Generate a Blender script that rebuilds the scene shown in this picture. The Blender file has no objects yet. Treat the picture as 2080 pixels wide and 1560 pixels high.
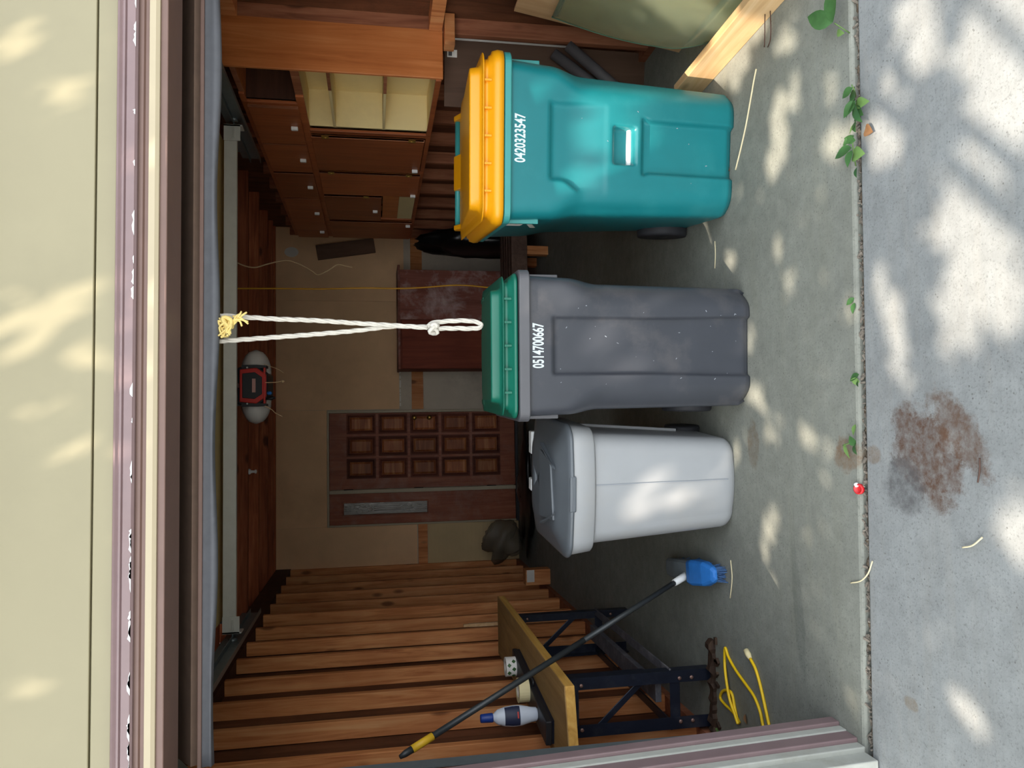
import bpy, bmesh, math, random
from math import sin, cos, pi, radians, sqrt, atan, tan
from mathutils import Vector, Matrix
random.seed(7)
scene = bpy.context.scene
COL = scene.collection

# ------------------------------------------------------------------ camera
F = 1563.0; EYE = Vector((0, 0, 1.57))
PITCH = atan(280 / F); YAW = atan(90 / F * cos(PITCH)); ROLL = 0.008
FW = Vector((sin(YAW) * cos(PITCH), cos(YAW) * cos(PITCH), -sin(PITCH)))
R0 = Vector((cos(YAW), -sin(YAW), 0)); U0 = R0.cross(FW)
RT = R0 * cos(ROLL) - U0 * sin(ROLL); UP = U0 * cos(ROLL) + R0 * sin(ROLL)
cam = bpy.data.cameras.new('camera'); cam.sensor_width = 36; cam.lens = F / 2080 * 36
cam_o = bpy.data.objects.new('camera', cam); COL.objects.link(cam_o)
M = Matrix((-UP, RT, -FW)).transposed().to_4x4(); M.translation = EYE   # phone held sideways: picture left is up
cam_o.matrix_world = M; cam.clip_start = 0.05
scene.camera = cam_o

def ray(x, y): return FW + RT * ((1560 - y - 780) / F) - UP * ((x - 1040) / F)
def pz(x, y, Z=0.0): d = ray(x, y); return EYE + d * ((Z - EYE.z) / d.z)
def py(x, y, Y): d = ray(x, y); return EYE + d * (Y / d.y)
def px(x, y, X): d = ray(x, y); return EYE + d * (X / d.x)

# ------------------------------------------------------------------ light
SUN_EL, SUN_AZ = radians(54), radians(38)
SD = Vector((sin(SUN_AZ) * cos(SUN_EL), cos(SUN_AZ) * cos(SUN_EL), -sin(SUN_EL)))
sun = bpy.data.lights.new("sun", "SUN"); sun.energy = 2.75; sun.angle = radians(0.53); sun.color = (1.0, 0.86, 0.70)
sun_o = bpy.data.objects.new('sun', sun); COL.objects.link(sun_o)
sun_o.rotation_euler = SD.to_track_quat('-Z', 'Y').to_euler(); sun_o.location = (-6, -8, 12)
world = bpy.data.worlds.new('world'); scene.world = world; world.use_nodes = True
wn = world.node_tree
sky = wn.nodes.new('ShaderNodeTexSky'); sky.sky_type = 'HOSEK_WILKIE'; sky.turbidity = 8.0; sky.ground_albedo = 0.35
sky.sun_direction = -SD
hsv = wn.nodes.new('ShaderNodeHueSaturation'); hsv.inputs['Saturation'].default_value = 0.42
wn.links.new(sky.outputs[0], hsv.inputs['Color'])
wn.links.new(hsv.outputs[0], wn.nodes['Background'].inputs[0])
wn.nodes['Background'].inputs[1].default_value = 4.0
scene.cycles.diffuse_bounces = 8; scene.cycles.max_bounces = 14
vs = scene.view_settings
vs.view_transform = 'Standard'; vs.look = 'None'; vs.exposure = 1.82; vs.gamma = 1.0; vs.use_curve_mapping = False

# ------------------------------------------------------------------ materials
MATS = {}
def _new(name):
    m = bpy.data.materials.new(name); m.use_nodes = True; MATS[name] = m
    return m, m.node_tree, m.node_tree.nodes['Principled BSDF']
def _n(nt, t, **kw):
    n = nt.nodes.new(t)
    for k, v in kw.items(): setattr(n, k, v)
    return n
def c4(c): return (c[0], c[1], c[2], 1)
def srgb(*c): return tuple(((v / 255) / 12.92 if v <= 10 else ((v / 255 + .055) / 1.055) ** 2.4) for v in c)
def coords(nt, scale=(1, 1, 1)):
    tc = _n(nt, 'ShaderNodeTexCoord'); mp = _n(nt, 'ShaderNodeMapping'); mp.inputs['Scale'].default_value = scale
    nt.links.new(tc.outputs['Object'], mp.inputs['Vector']); return mp.outputs[0]
def noise(nt, vec, scale, detail=4, rough=.55, dist=0.0, w=None):
    n = _n(nt, 'ShaderNodeTexNoise', noise_dimensions='4D'); n.inputs['Scale'].default_value = scale
    n.inputs['Detail'].default_value = detail; n.inputs['Roughness'].default_value = rough; n.inputs['Distortion'].default_value = dist
    nt.links.new(vec, n.inputs['Vector'])
    if w is None:
        oi = _n(nt, 'ShaderNodeObjectInfo'); ml = _n(nt, 'ShaderNodeMath', operation='MULTIPLY'); ml.inputs[1].default_value = 37.0
        nt.links.new(oi.outputs['Random'], ml.inputs[0]); nt.links.new(ml.outputs[0], n.inputs['W'])
    return n.outputs[0]
def ramp(nt, fac, stops):
    r = _n(nt, 'ShaderNodeValToRGB'); e = r.color_ramp.elements
    while len(e) < len(stops): e.new(.5)
    for i, (p, c) in enumerate(stops): e[i].position = p; e[i].color = c4(c)
    nt.links.new(fac, r.inputs[0]); return r.outputs[0]
def mix(nt, fac, a, b, mode='MIX'):
    m = _n(nt, 'ShaderNodeMixRGB', blend_type=mode)
    for s, v in ((0, fac), (1, a), (2, b)):
        if isinstance(v, (int, float)): m.inputs[s].default_value = v
        elif isinstance(v, tuple): m.inputs[s].default_value = c4(v)
        else: nt.links.new(v, m.inputs[s])
    return m.outputs[0]
def bump(nt, b, h, strength=.3, dist=.01):
    n = _n(nt, 'ShaderNodeBump'); n.inputs['Strength'].default_value = strength; n.inputs['Distance'].default_value = dist
    nt.links.new(h, n.inputs['Height']); nt.links.new(n.outputs[0], b.inputs['Normal'])
def plain(name, c, rough=.5, metal=0.0, var=.12, scale=9.0, spec=.5, dirt=None, dirt_amt=.4, bmp=0.0):
    m, nt, b = _new(name); v = coords(nt)
    n1 = noise(nt, v, scale, 5)
    lo = tuple(max(0, x * (1 - var)) for x in c); hi = tuple(min(1, x * (1 + var)) for x in c)
    col = ramp(nt, n1, [(.3, lo), (.7, hi)])
    if dirt:
        n2 = noise(nt, v, scale * .45, 8, .7)
        f = ramp(nt, n2, [(.52, (0, 0, 0)), (.75, (dirt_amt,) * 3)])
        col = mix(nt, f, col, dirt)
    nt.links.new(col, b.inputs['Base Color'])
    b.inputs['Roughness'].default_value = rough; b.inputs['Metallic'].default_value = metal
    b.inputs['Specular IOR Level'].default_value = spec
    if bmp: bump(nt, b, noise(nt, v, 90, 3), bmp, .002)
    return m
def wood(name, dark, mid, light, axis='Z', fine=26.0, knots=True, rough=.65, worn=None, worn_amt=.6, spec=.3):
    m, nt, b = _new(name)
    s = {'X': (.07, 1, 1), 'Y': (1, .07, 1), 'Z': (1, 1, .07)}[axis]
    v = coords(nt, s)
    g = noise(nt, v, fine, 8, .62, 1.2)
    col = ramp(nt, g, [(.28, dark), (.5, mid), (.74, light)])
    v1 = coords(nt); blot = noise(nt, v1, 2.6, 3)
    col = mix(nt, ramp(nt, blot, [(.35, (0, 0, 0)), (.75, (.55,) * 3)]), col, dark)
    if knots:
        s2 = {'X': (.4, 1, 1), 'Y': (1, .4, 1), 'Z': (1, 1, .4)}[axis]
        vo = _n(nt, 'ShaderNodeTexVoronoi', voronoi_dimensions='4D'); vo.inputs['Scale'].default_value = 9.0
        oi = _n(nt, 'ShaderNodeObjectInfo'); ml = _n(nt, 'ShaderNodeMath', operation='MULTIPLY'); ml.inputs[1].default_value = 19.0
        nt.links.new(oi.outputs['Random'], ml.inputs[0]); nt.links.new(ml.outputs[0], vo.inputs['W'])
        nt.links.new(coords(nt, s2), vo.inputs['Vector'])
        k = ramp(nt, vo.outputs['Distance'], [(.15, (1, 1, 1)), (.26, (0, 0, 0))])
        col = mix(nt, mix(nt, 1.0, k, (.75, .75, .75), 'MULTIPLY'), col, tuple(x * .3 for x in dark))
    if worn:
        wv = noise(nt, coords(nt), 3.2, 9, .72, .5)
        col = mix(nt, ramp(nt, wv, [(.47, (0, 0, 0)), (.66, (worn_amt,) * 3)]), col, worn)
    oi = _n(nt, 'ShaderNodeObjectInfo'); col = mix(nt, 1.0, col, ramp(nt, oi.outputs['Random'], [(0.0, (.74,) * 3), (1.0, (1.1,) * 3)]), 'MULTIPLY')
    nt.links.new(col, b.inputs['Base Color']); b.inputs['Roughness'].default_value = rough
    b.inputs['Specular IOR Level'].default_value = spec
    bump(nt, b, g, .25, .004)
    return m
def concrete(name, base, blobs=(), speck=.5, warm=(.42, .38, .30)):
    m, nt, b = _new(name); v = coords(nt)
    n1 = noise(nt, v, 1.6, 8, .65); n2 = noise(nt, v, 14, 6, .7); n3 = noise(nt, v, 140, 3, .7)
    d = tuple(x * .66 for x in base); l = tuple(min(1, x * 1.28) for x in base)
    col = ramp(nt, n1, [(.3, d), (.7, l)])
    col = mix(nt, .55, col, ramp(nt, n2, [(.25, d), (.75, l)]))
    col = mix(nt, ramp(nt, n3, [(.54, (0, 0, 0)), (.66, (speck,) * 3)]), col, tuple(x * .45 for x in base))
    n4 = noise(nt, coords(nt, (.6, 6, 1)), 3.0, 5)
    col = mix(nt, ramp(nt, n4, [(.5, (0, 0, 0)), (.8, (.30,) * 3)]), col, warm)
    n5 = noise(nt, coords(nt, (4, 150, 1)), 1.0, 4, .7); col = mix(nt, ramp(nt, n5, [(.45, (0, 0, 0)), (.7, (.22,) * 3)]), col, d)
    vo = _n(nt, 'ShaderNodeTexVoronoi'); vo.inputs['Scale'].default_value = 46; nt.links.new(v, vo.inputs['Vector'])
    pit = ramp(nt, vo.outputs['Distance'], [(.08, (.6,) * 3), (.15, (0, 0, 0))])
    gate = ramp(nt, noise(nt, v, 5, 2), [(.46, (0, 0, 0)), (.58, (1, 1, 1))])
    col = mix(nt, mix(nt, 1.0, pit, gate, 'MULTIPLY'), col, (.07, .065, .06))
    for (cx, cy, rx, ry, rot, c, amt) in blobs:                 # stains soaked into the slab
        tc = _n(nt, 'ShaderNodeTexCoord'); mp = _n(nt, 'ShaderNodeMapping', vector_type='TEXTURE')
        mp.inputs['Location'].default_value = (cx, cy, 0); mp.inputs['Rotation'].default_value = (0, 0, rot); mp.inputs['Scale'].default_value = (rx, ry, 1)
        nt.links.new(tc.outputs['Object'], mp.inputs['Vector'])
        ln = _n(nt, 'ShaderNodeVectorMath', operation='LENGTH'); nt.links.new(mp.outputs[0], ln.inputs[0])
        nn = noise(nt, v, 13, 9, .78)
        ad = _n(nt, 'ShaderNodeMath', operation='MULTIPLY_ADD'); ad.inputs[1].default_value = 1.9; nt.links.new(nn, ad.inputs[0]); nt.links.new(ln.outputs['Value'], ad.inputs[2])
        mr = _n(nt, 'ShaderNodeMapRange'); mr.inputs['From Min'].default_value = 1.75; mr.inputs['From Max'].default_value = 2.05
        mr.inputs['To Min'].default_value = amt; mr.inputs['To Max'].default_value = 0; nt.links.new(ad.outputs[0], mr.inputs[0])
        patchy = ramp(nt, noise(nt, v, 34, 7, .75), [(.34, (.35,) * 3), (.62, (1, 1, 1))])
        col = mix(nt, mix(nt, 1.0, mr.outputs[0], patchy, 'MULTIPLY'), col, c)
    nt.links.new(col, b.inputs['Base Color']); b.inputs['Roughness'].default_value = .9; b.inputs['Specular IOR Level'].default_value = .2
    bump(nt, b, n3, .25, .003)
    return m

# ------------------------------------------------------------------ mesh helpers
class MB:
    def __init__(s): s.v = []; s.f = []; s.sm = []
    def add(s, v, f, smooth=False):
        o = len(s.v); s.v += [tuple(p) for p in v]; s.f += [tuple(i + o for i in q) for q in f]; s.sm += [smooth] * len(f); return s
    def box(s, a, b, mat=None):
        (x0, y0, z0), (x1, y1, z1) = a, b
        v = [(x0, y0, z0), (x1, y0, z0), (x1, y1, z0), (x0, y1, z0), (x0, y0, z1), (x1, y0, z1), (x1, y1, z1), (x0, y1, z1)]
        if mat is not None: v = [mat @ Vector(p) for p in v]
        return s.add(v, [(0, 3, 2, 1), (4, 5, 6, 7), (0, 1, 5, 4), (1, 2, 6, 5), (2, 3, 7, 6), (3, 0, 4, 7)])
    def bar(s, p, q, w, h, upv=(0, 0, 1)):                      # square bar from p to q
        p, q = Vector(p), Vector(q); d = (q - p).normalized(); u = Vector(upv)
        if abs(d.dot(u)) > .98: u = Vector((0, 1, 0))
        a = d.cross(u).normalized(); u = a.cross(d)
        v = [e + a * (w / 2 * i) + u * (h / 2 * j) for e in (p, q) for i, j in ((-1, -1), (1, -1), (1, 1), (-1, 1))]
        return s.add(v, [(3, 2, 1, 0), (4, 5, 6, 7), (0, 1, 5, 4), (1, 2, 6, 5), (2, 3, 7, 6), (3, 0, 4, 7)])
    def tube(s, pts, r, n=8, caps=True, closed=False):
        pts = [Vector(p) for p in pts]; k = len(pts); rs = r if isinstance(r, (list, tuple)) else [r] * k
        v = []; ref = None
        for i, p in enumerate(pts):
            a = pts[(i - 1) % k] if (i or closed) else p; b = pts[(i + 1) % k] if (i < k - 1 or closed) else p
            d = (b - a).normalized()
            if ref is None: ref = d.orthogonal().normalized()
            ref = (ref - d * ref.dot(d)).normalized(); o = d.cross(ref)
            v += [p + (ref * cos(2 * pi * j / n) + o * sin(2 * pi * j / n)) * rs[i] for j in range(n)]
        f = []
        for i in range(k if closed else k - 1):
            A, B = i * n, ((i + 1) % k) * n
            f += [(A + j, A + (j + 1) % n, B + (j + 1) % n, B + j) for j in range(n)]
        s.add(v, f, True)
        if caps and not closed:
            s.f += [tuple(len(s.v) - len(v) + j for j in range(n - 1, -1, -1)), tuple(len(s.v) - n + j for j in range(n))]; s.sm += [False, False]
        return s
    def rings(s, rings, cap0=True, cap1=True, smooth=True, closed=False):
        n = len(rings[0]); v = [p for r in rings for p in r]; f = []
        for i in range(len(rings) - (0 if closed else 1)):
            A, B = i * n, ((i + 1) % len(rings)) * n
            f += [(A + j, A + (j + 1) % n, B + (j + 1) % n, B + j) for j in range(n)]
        o = len(s.v); s.add(v, f, smooth)
        if cap0 and not closed: s.f.append(tuple(o + j for j in range(n - 1, -1, -1))); s.sm.append(False)
        if cap1 and not closed: s.f.append(tuple(o + len(v) - n + j for j in range(n))); s.sm.append(False)
        return s
    def lathe(s, prof, c=(0, 0, 0), n=20, axis='Z'):
        out = []
        for r, h in prof:
            ring = []
            for j in range(n):
                a = 2 * pi * j / n; q = (r * cos(a), r * sin(a), h)
                if axis == 'X': q = (q[2], q[0], q[1])
                elif axis == 'Y': q = (q[1], q[2], q[0])
                ring.append((q[0] + c[0], q[1] + c[1], q[2] + c[2]))
            out.append(ring)
        return s.rings(out)
    def prism(s, poly, a, b):                                   # poly: list of points at a; translated by vector b
        k = len(poly); bv = Vector(b); P = [Vector(p) + Vector(a) for p in poly]
        v = P + [p + bv for p in P]
        f = [tuple(range(k - 1, -1, -1)), tuple(range(k, 2 * k))] + [(i, (i + 1) % k, k + (i + 1) % k, k + i) for i in range(k)]
        return s.add(v, f)
    def mesh(s, name, mat):
        me = bpy.data.meshes.new(name); me.from_pydata(s.v, [], s.f); me.validate(); 
        if len(me.polygons) == len(s.sm): me.polygons.foreach_set('use_smooth', s.sm)
        bm = bmesh.new(); bm.from_mesh(me); bmesh.ops.recalc_face_normals(bm, faces=bm.faces); bm.to_mesh(me); bm.free()
        me.materials.append(MATS[mat] if isinstance(mat, str) else mat); me.update(); return me
    def build(s, name, mat, parent=None, bevel=0.0, seg=2, loc=None, rz=None):
        o = bpy.data.objects.new(name, s.mesh(name, mat)); COL.objects.link(o)
        if parent is not None: o.parent = parent
        if loc is not None: o.location = loc
        if rz is not None: o.rotation_euler = (0, 0, rz)
        if bevel:
            md = o.modifiers.new('bevel', 'BEVEL'); md.width = bevel; md.segments = seg; md.limit_method = 'ANGLE'; md.angle_limit = radians(40)
        return o
def tag(o, label, cat, group=None):
    o['label'] = label; o['category'] = cat
    if group: o['group'] = group
    return o
def struct(o, label=None):
    o['kind'] = 'structure'
    if label: o['label'] = label
    return o
def empty(name, loc=(0, 0, 0), rz=0.0):
    o = bpy.data.objects.new(name, None); COL.objects.link(o); o.location = loc; o.rotation_euler = (0, 0, rz); o.empty_display_size = .05
    return o
def dup(src, parent=None, loc=None):
    c = src.copy(); COL.objects.link(c)
    if parent is not None: c.parent = parent
    if loc is not None: c.location = loc
    return c
def text(name, body, size, mat, parent=None, mtx=None, xs=1.0, bold=.0, ext=.0006, align='CENTER'):
    cu = bpy.data.curves.new(name, 'FONT'); cu.body = body; cu.size = size; cu.align_x = align; cu.align_y = 'CENTER'; cu.extrude = ext; cu.offset = bold
    t = bpy.data.objects.new(name, cu); COL.objects.link(t)
    bpy.context.view_layer.update()
    me = bpy.data.meshes.new_from_object(t.evaluated_get(bpy.context.evaluated_depsgraph_get()))
    bpy.data.objects.remove(t); bpy.data.curves.remove(cu)
    me.name = name; me.materials.clear(); me.materials.append(MATS[mat])
    me.transform((mtx or Matrix()) @ Matrix.Diagonal((xs, 1, 1, 1)))
    o = bpy.data.objects.new(name, me); COL.objects.link(o)
    if parent is not None: o.parent = parent
    return o
def ss(a, b, x):
    if a == b: return 1.0 if x > a else 0.0
    t = max(0.0, min(1.0, (x - a) / (b - a))); return t * t * (3 - 2 * t)
def spline(pts, n=8):                                           # Catmull-Rom
    P = [Vector(p) for p in pts]; P = [P[0] * 2 - P[1]] + P + [P[-1] * 2 - P[-2]]; out = []
    for i in range(1, len(P) - 2):
        a, b, c, d = P[i - 1:i + 3]
        for k in range(n):
            t = k / n
            out.append(.5 * ((2 * b) + (c - a) * t + (2 * a - 5 * b + 4 * c - d) * t * t + (3 * b - a - 3 * c + d) * t ** 3))
    out.append(P[-2]); return out

# ------------------------------------------------------------------ palette
S = srgb
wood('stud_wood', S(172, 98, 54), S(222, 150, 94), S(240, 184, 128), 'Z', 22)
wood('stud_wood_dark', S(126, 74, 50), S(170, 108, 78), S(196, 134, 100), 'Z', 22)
wood('joist_wood', S(120, 58, 34), S(180, 98, 60), S(206, 126, 82), 'X', 22)
wood('sheathing', S(74, 42, 26), S(116, 72, 48), S(144, 94, 66), 'Z', 14, knots=False, worn=S(60, 40, 28), worn_amt=.5)
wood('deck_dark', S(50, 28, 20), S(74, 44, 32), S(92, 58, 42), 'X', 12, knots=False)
wood('cabinet_wood', S(168, 92, 44), S(204, 124, 68), S(226, 150, 92), 'Z', 16, knots=False, rough=.42, spec=.4)
wood('cabinet_front', S(150, 80, 44), S(182, 102, 58), S(202, 122, 72), 'Z', 12, knots=False, rough=.45, spec=.4)
wood('cabinet_edge', S(118, 68, 44), S(158, 100, 70), S(190, 134, 98), 'Z', 30, knots=False)
wood('door_wood', S(122, 62, 40), S(156, 86, 58), S(180, 112, 78), 'Z', 18, knots=False, rough=.5, worn=S(170, 140, 124), worn_amt=.35)
wood('moulding_shade', S(84, 40, 26), S(110, 56, 38), S(130, 74, 52), 'Z', 18, knots=False)
wood('panel_wood', S(110, 56, 34), S(176, 104, 60), S(222, 158, 102), 'X', 16, knots=False, rough=.5)
wood('old_cabinet', S(118, 66, 54), S(150, 90, 76), S(172, 110, 94), 'Z', 14, knots=False, worn=S(206, 182, 178), worn_amt=.8)
wood('old_cabinet_dark', S(104, 40, 22), S(138, 62, 38), S(158, 78, 50), 'Z', 14, knots=False)
wood('bench_wood', S(150, 112, 62), S(182, 142, 86), S(208, 170, 110), 'Y', 14, knots=False, worn=S(128, 104, 76), worn_amt=.4)
wood('bench_edge', S(170, 124, 52), S(206, 158, 78), S(226, 182, 100), 'Y', 20, knots=False)
wood('pale_wood', S(190, 150, 104), S(222, 186, 138), S(240, 212, 170), 'Y', 14, knots=True)
wood('ply', S(176, 136, 96), S(206, 168, 124), S(224, 190, 150), 'Z', 10, knots=False)
wood('brown_board', S(84, 62, 48), S(104, 78, 62), S(122, 94, 76), 'Z', 8, knots=False)
wood('pallet_wood', S(80, 62, 54), S(108, 84, 72), S(132, 104, 88), 'Y', 14, knots=False)
wood('rotten_wood', S(42, 30, 24), S(72, 54, 42), S(104, 82, 62), 'X', 30, knots=False)
wood('bark', S(50, 40, 32), S(78, 64, 52), S(100, 86, 72), 'Z', 20, knots=False)
plain('siding', S(146, 139, 112), .55, var=.04, scale=3, dirt=S(132, 126, 102), dirt_amt=.35)
plain('mauve_paint', S(126, 106, 107), .42, var=.07, scale=14, dirt=S(120, 98, 96), dirt_amt=.4)
plain('brown_paint', S(112, 88, 80), .5, var=.06, scale=14)
plain('cream_paint', S(176, 164, 138), .5, var=.03, scale=6)
plain('white_chip', S(206, 208, 208), .6, var=.05)
plain('jamb_white', S(170, 172, 164), .6, var=.07, scale=20, dirt=S(140, 132, 112), dirt_amt=.5)
plain('door_brown', S(112, 92, 80), .7, var=.10, scale=22, dirt=S(142, 116, 100), dirt_amt=.35)
plain('rubber_seal', S(92, 95, 102), .6, var=.10, scale=25)
plain('door_tan', S(176, 156, 104), .7, var=.06)
plain('galvanized', S(196, 198, 192), .42, .25, var=.05, scale=20)
plain('track_metal', S(108, 116, 118), .45, .5, var=.10, scale=20)
plain('drywall', S(236, 196, 152), .85, var=.10, scale=2.2, dirt=S(196, 158, 122), dirt_amt=.5)
plain('gray_board', S(196, 184, 166), .8, var=.08, scale=4, dirt=S(96, 86, 76), dirt_amt=.5)
plain('beige_ribbed', S(206, 182, 138), .8, var=.06, scale=4)
plain('paper_white', S(226, 222, 214), .8, var=.03)
plain('dirty_paper', S(196, 186, 172), .9, var=.12, scale=40)
plain('cabinet_cream', S(234, 216, 160), .6, var=.05, scale=3, dirt=S(176, 160, 116), dirt_amt=.35)
plain('green_plastic', S(20, 112, 118), .36, var=.06, scale=5, dirt=S(70, 150, 150), dirt_amt=.28)
plain('green_rim', S(52, 138, 136), .45, var=.06, scale=9)
plain('yellow_plastic', S(222, 152, 12), .36, var=.03, scale=6, dirt=S(206, 150, 40), dirt_amt=.3)
plain('gray_plastic', S(60, 63, 70), .36, var=.07, scale=7, dirt=S(104, 100, 100), dirt_amt=.5)
plain('gray_rim', S(84, 85, 90), .42, var=.06, scale=9)
plain('lid_green', S(16, 98, 80), .40, var=.05, scale=6)
plain('lgray_plastic', S(158, 161, 164), .40, var=.03, scale=5, dirt=S(168, 160, 146), dirt_amt=.25)
plain('lid_dark', S(92, 98, 104), .42, var=.06, scale=6, dirt=S(124, 128, 130), dirt_amt=.35)
plain('seam_gray', S(146, 152, 160), .5)
plain('white_plastic', S(236, 238, 238), .4, var=.02)
plain('lens_white', S(214, 212, 206), .35, var=.02)
plain('black_plastic', S(34, 35, 38), .5, var=.15)
plain('tire', S(40, 41, 46), .7, var=.15, scale=30)
plain('black_steel', S(26, 32, 46), .38, .2, var=.2, scale=18, dirt=S(86, 88, 92), dirt_amt=.35)
plain('dusty_steel', S(84, 84, 90), .6, .1, var=.2, scale=18, dirt=S(150, 146, 148), dirt_amt=.7)
plain('opener_red', S(196, 44, 34), .4, var=.05)
plain('label_pink', S(196, 150, 140), .6, var=.04)
plain('rope_white', S(192, 188, 178), .85, var=.10, scale=70, bmp=.5)
plain('twine_yellow', S(226, 204, 128), .85, var=.15, scale=60)
plain('wire_cream', S(214, 184, 142), .6, var=.05)
plain('cord_yellow', S(214, 156, 28), .5, var=.05)
plain('cord_bright', S(238, 196, 24), .45, var=.05)
plain('broom_black', S(52, 56, 58), .4, .2, var=.12, scale=20)
plain('grip_yellow', S(214, 170, 40), .5, var=.05)
plain('broom_blue', S(38, 112, 190), .6, var=.15, scale=20)
plain('broom_gray', S(112, 122, 128), .7, var=.12, scale=20)
plain('bristle', S(62, 96, 140), .9, var=.25, scale=60)
plain('bottle_white', S(206, 214, 226), .35, var=.02)
plain('bottle_blue', S(30, 62, 140), .4, var=.04)
plain('label_navy', S(36, 44, 70), .5, var=.05)
plain('tape_cream', S(226, 212, 164), .7, var=.03)
plain('dirt', S(92, 80, 66), .95, var=.45, scale=60)
plain('soil_gray', S(118, 110, 100), .95, var=.4, scale=70)
plain('stem_green', S(84, 112, 58), .6, var=.1)
plain('leaf_green', S(58, 96, 50), .5, var=.22, scale=30)
plain('leaf_pale', S(104, 136, 74), .5, var=.15, scale=30)
plain('leaf_dry', S(122, 88, 56), .8, var=.2, scale=40)
plain('straw', S(212, 200, 164), .8, var=.06)
plain('red_cap', S(196, 40, 44), .4, var=.06)
plain('dark_wire', S(74, 50, 40), .6, var=.1)
plain('brass', S(170, 140, 70), .35, .8, var=.08)
plain('bolt', S(150, 120, 110), .4, .5, var=.1)
plain('pipe_gray', S(88, 86, 88), .6, var=.12, scale=16)
plain('bag_black', S(16, 16, 18), .32, var=.3, scale=6, bmp=.3)
plain('ink', S(50, 40, 30), .8)
plain('digit_white', S(200, 214, 218), .5, var=.02)
plain('roof_dark', S(40, 30, 26), .9)
concrete('concrete_floor', S(132, 134, 126), blobs=[
    (*pz(1530, 905)[:2], .10, .05, 0, S(100, 76, 50), .5), (*pz(1720, 922)[:2], .06, .07, 0, S(112, 82, 54), .7),
    (*pz(1622, 1240)[:2], .26, .035, .1, S(84, 90, 86), .45), (-1.35, 3.35, .3, .3, 0, S(112, 106, 84), .5)], warm=S(128, 128, 112))
concrete('concrete_drive', S(136, 139, 139), blobs=[
    (*pz(1875, 925)[:2], .115, .165, -.72, S(84, 60, 46), .95), (*pz(1945, 875)[:2], .062, .15, -.85, S(90, 68, 54), .9),
    (*pz(1835, 985)[:2], .09, .09, 0, S(84, 83, 84), .85), (*pz(1770, 925)[:2], .03, .04, 0, S(112, 90, 66), .6),
    (*pz(1848, 1430)[:2], .02, .03, 0, S(116, 104, 88), .7)], warm=S(150, 146, 138))
# clear bag film, green glass, leaded glass
m, nt, b = _new('bag_film'); b.inputs['Base Color'].default_value = c4(S(120, 112, 100)); b.inputs['Roughness'].default_value = .18
b.inputs['Alpha'].default_value = .55; bump(nt, b, noise(nt, coords(nt), 16, 6, .6), .9, .02)
m, nt, b = _new('green_glass'); b.inputs['Base Color'].default_value = c4(S(222, 234, 206)); b.inputs['Roughness'].default_value = .06
b.inputs['Transmission Weight'].default_value = .9; b.inputs['IOR'].default_value = 1.45
n1 = noise(nt, coords(nt), 4, 6, .6); nt.links.new(ramp(nt, n1, [(.4, (.05,) * 3), (.75, (.30,) * 3)]), b.inputs['Roughness'])
plain('glass_edge', S(96, 130, 112), .2, var=.05)
m, nt, b = _new('leaded_glass'); b.inputs['Base Color'].default_value = c4(S(120, 116, 108)); b.inputs['Roughness'].default_value = .22
b.inputs['Specular IOR Level'].default_value = .7; bump(nt, b, noise(nt, coords(nt), 30, 3), .5, .004)
m, nt, b = _new('canopy_leaf'); b.inputs['Base Color'].default_value = c4(S(92, 128, 62)); b.inputs['Roughness'].default_value = .55
tr = _n(nt, 'ShaderNodeBsdfTranslucent'); tr.inputs[0].default_value = c4(S(120, 150, 70)); mx = _n(nt, 'ShaderNodeMixShader'); mx.inputs[0].default_value = .12
nt.links.new(b.outputs[0], mx.inputs[1]); nt.links.new(tr.outputs[0], mx.inputs[2]); nt.links.new(mx.outputs[0], nt.nodes['Material Output'].inputs[0])

# ------------------------------------------------------------------ setting
XL, XR, YB, ZC = -1.46, 2.20, 8.50, 2.60          # stud faces left, right wall, back wall, underside of joists
def jy(x): return 2.285 - .0385 * x               # line of the joint between slab and driveway
b = MB(); zs = (-.12, 0.0)
b.prism([(-1.75, jy(-1.75) + .014, 0), (2.45, jy(2.45) + .014, 0), (2.45, YB + .2, 0), (-1.75, YB + .2, 0)], (0, 0, -.12), (0, 0, .12))
struct(b.build('floor', 'concrete_floor', bevel=.012))
b = MB(); b.prism([(-9, -12, 0), (9, -12, 0), (9, jy(9) - .014, 0), (-9, jy(-9) - .014, 0)], (0, 0, -.12), (0, 0, .115))
struct(b.build('driveway', 'concrete_drive', bevel=.010))
b = MB()                                           # dirt packed in the joint
n = 220; top = []
for i in range(n + 1):
    x = -1.75 + 4.2 * i / n; h = -.03 + .012 * sin(i * 1.7) * random.random() + .008 * random.random()
    top.append(((x, jy(x) - .020, h - .004), (x, jy(x), h + .008 * random.random()), (x, jy(x) + .020, h - .004)))
b.add([p for r in top for p in r], [(3 * i + j, 3 * i + 3 + j, 3 * i + 4 + j, 3 * i + 1 + j) for i in range(n) for j in (0, 1)])
js = o = b.build('joint_soil', 'dirt'); o['kind'] = 'stuff'; tag(o, 'dark soil packed in the joint between garage slab and driveway', 'soil')
b = MB()
for i in range(420):                               # crumbs and dry bits along the joint
    x = random.uniform(-1.3, 1.6); y = jy(x) + random.gauss(0, .008); a = random.uniform(0, pi); L = random.uniform(.003, .012); w = random.uniform(.0015, .004)
    b.box((-L, -w, -w), (L, w, w), Matrix.Translation((x, y, -.022 + random.uniform(0, .012))) @ Matrix.Rotation(a, 4, 'Z') @ Matrix.Rotation(random.uniform(-.6, .6), 4, 'Y'))
o = b.build('dry_debris', 'soil_gray', js); o['kind'] = 'stuff'

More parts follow.
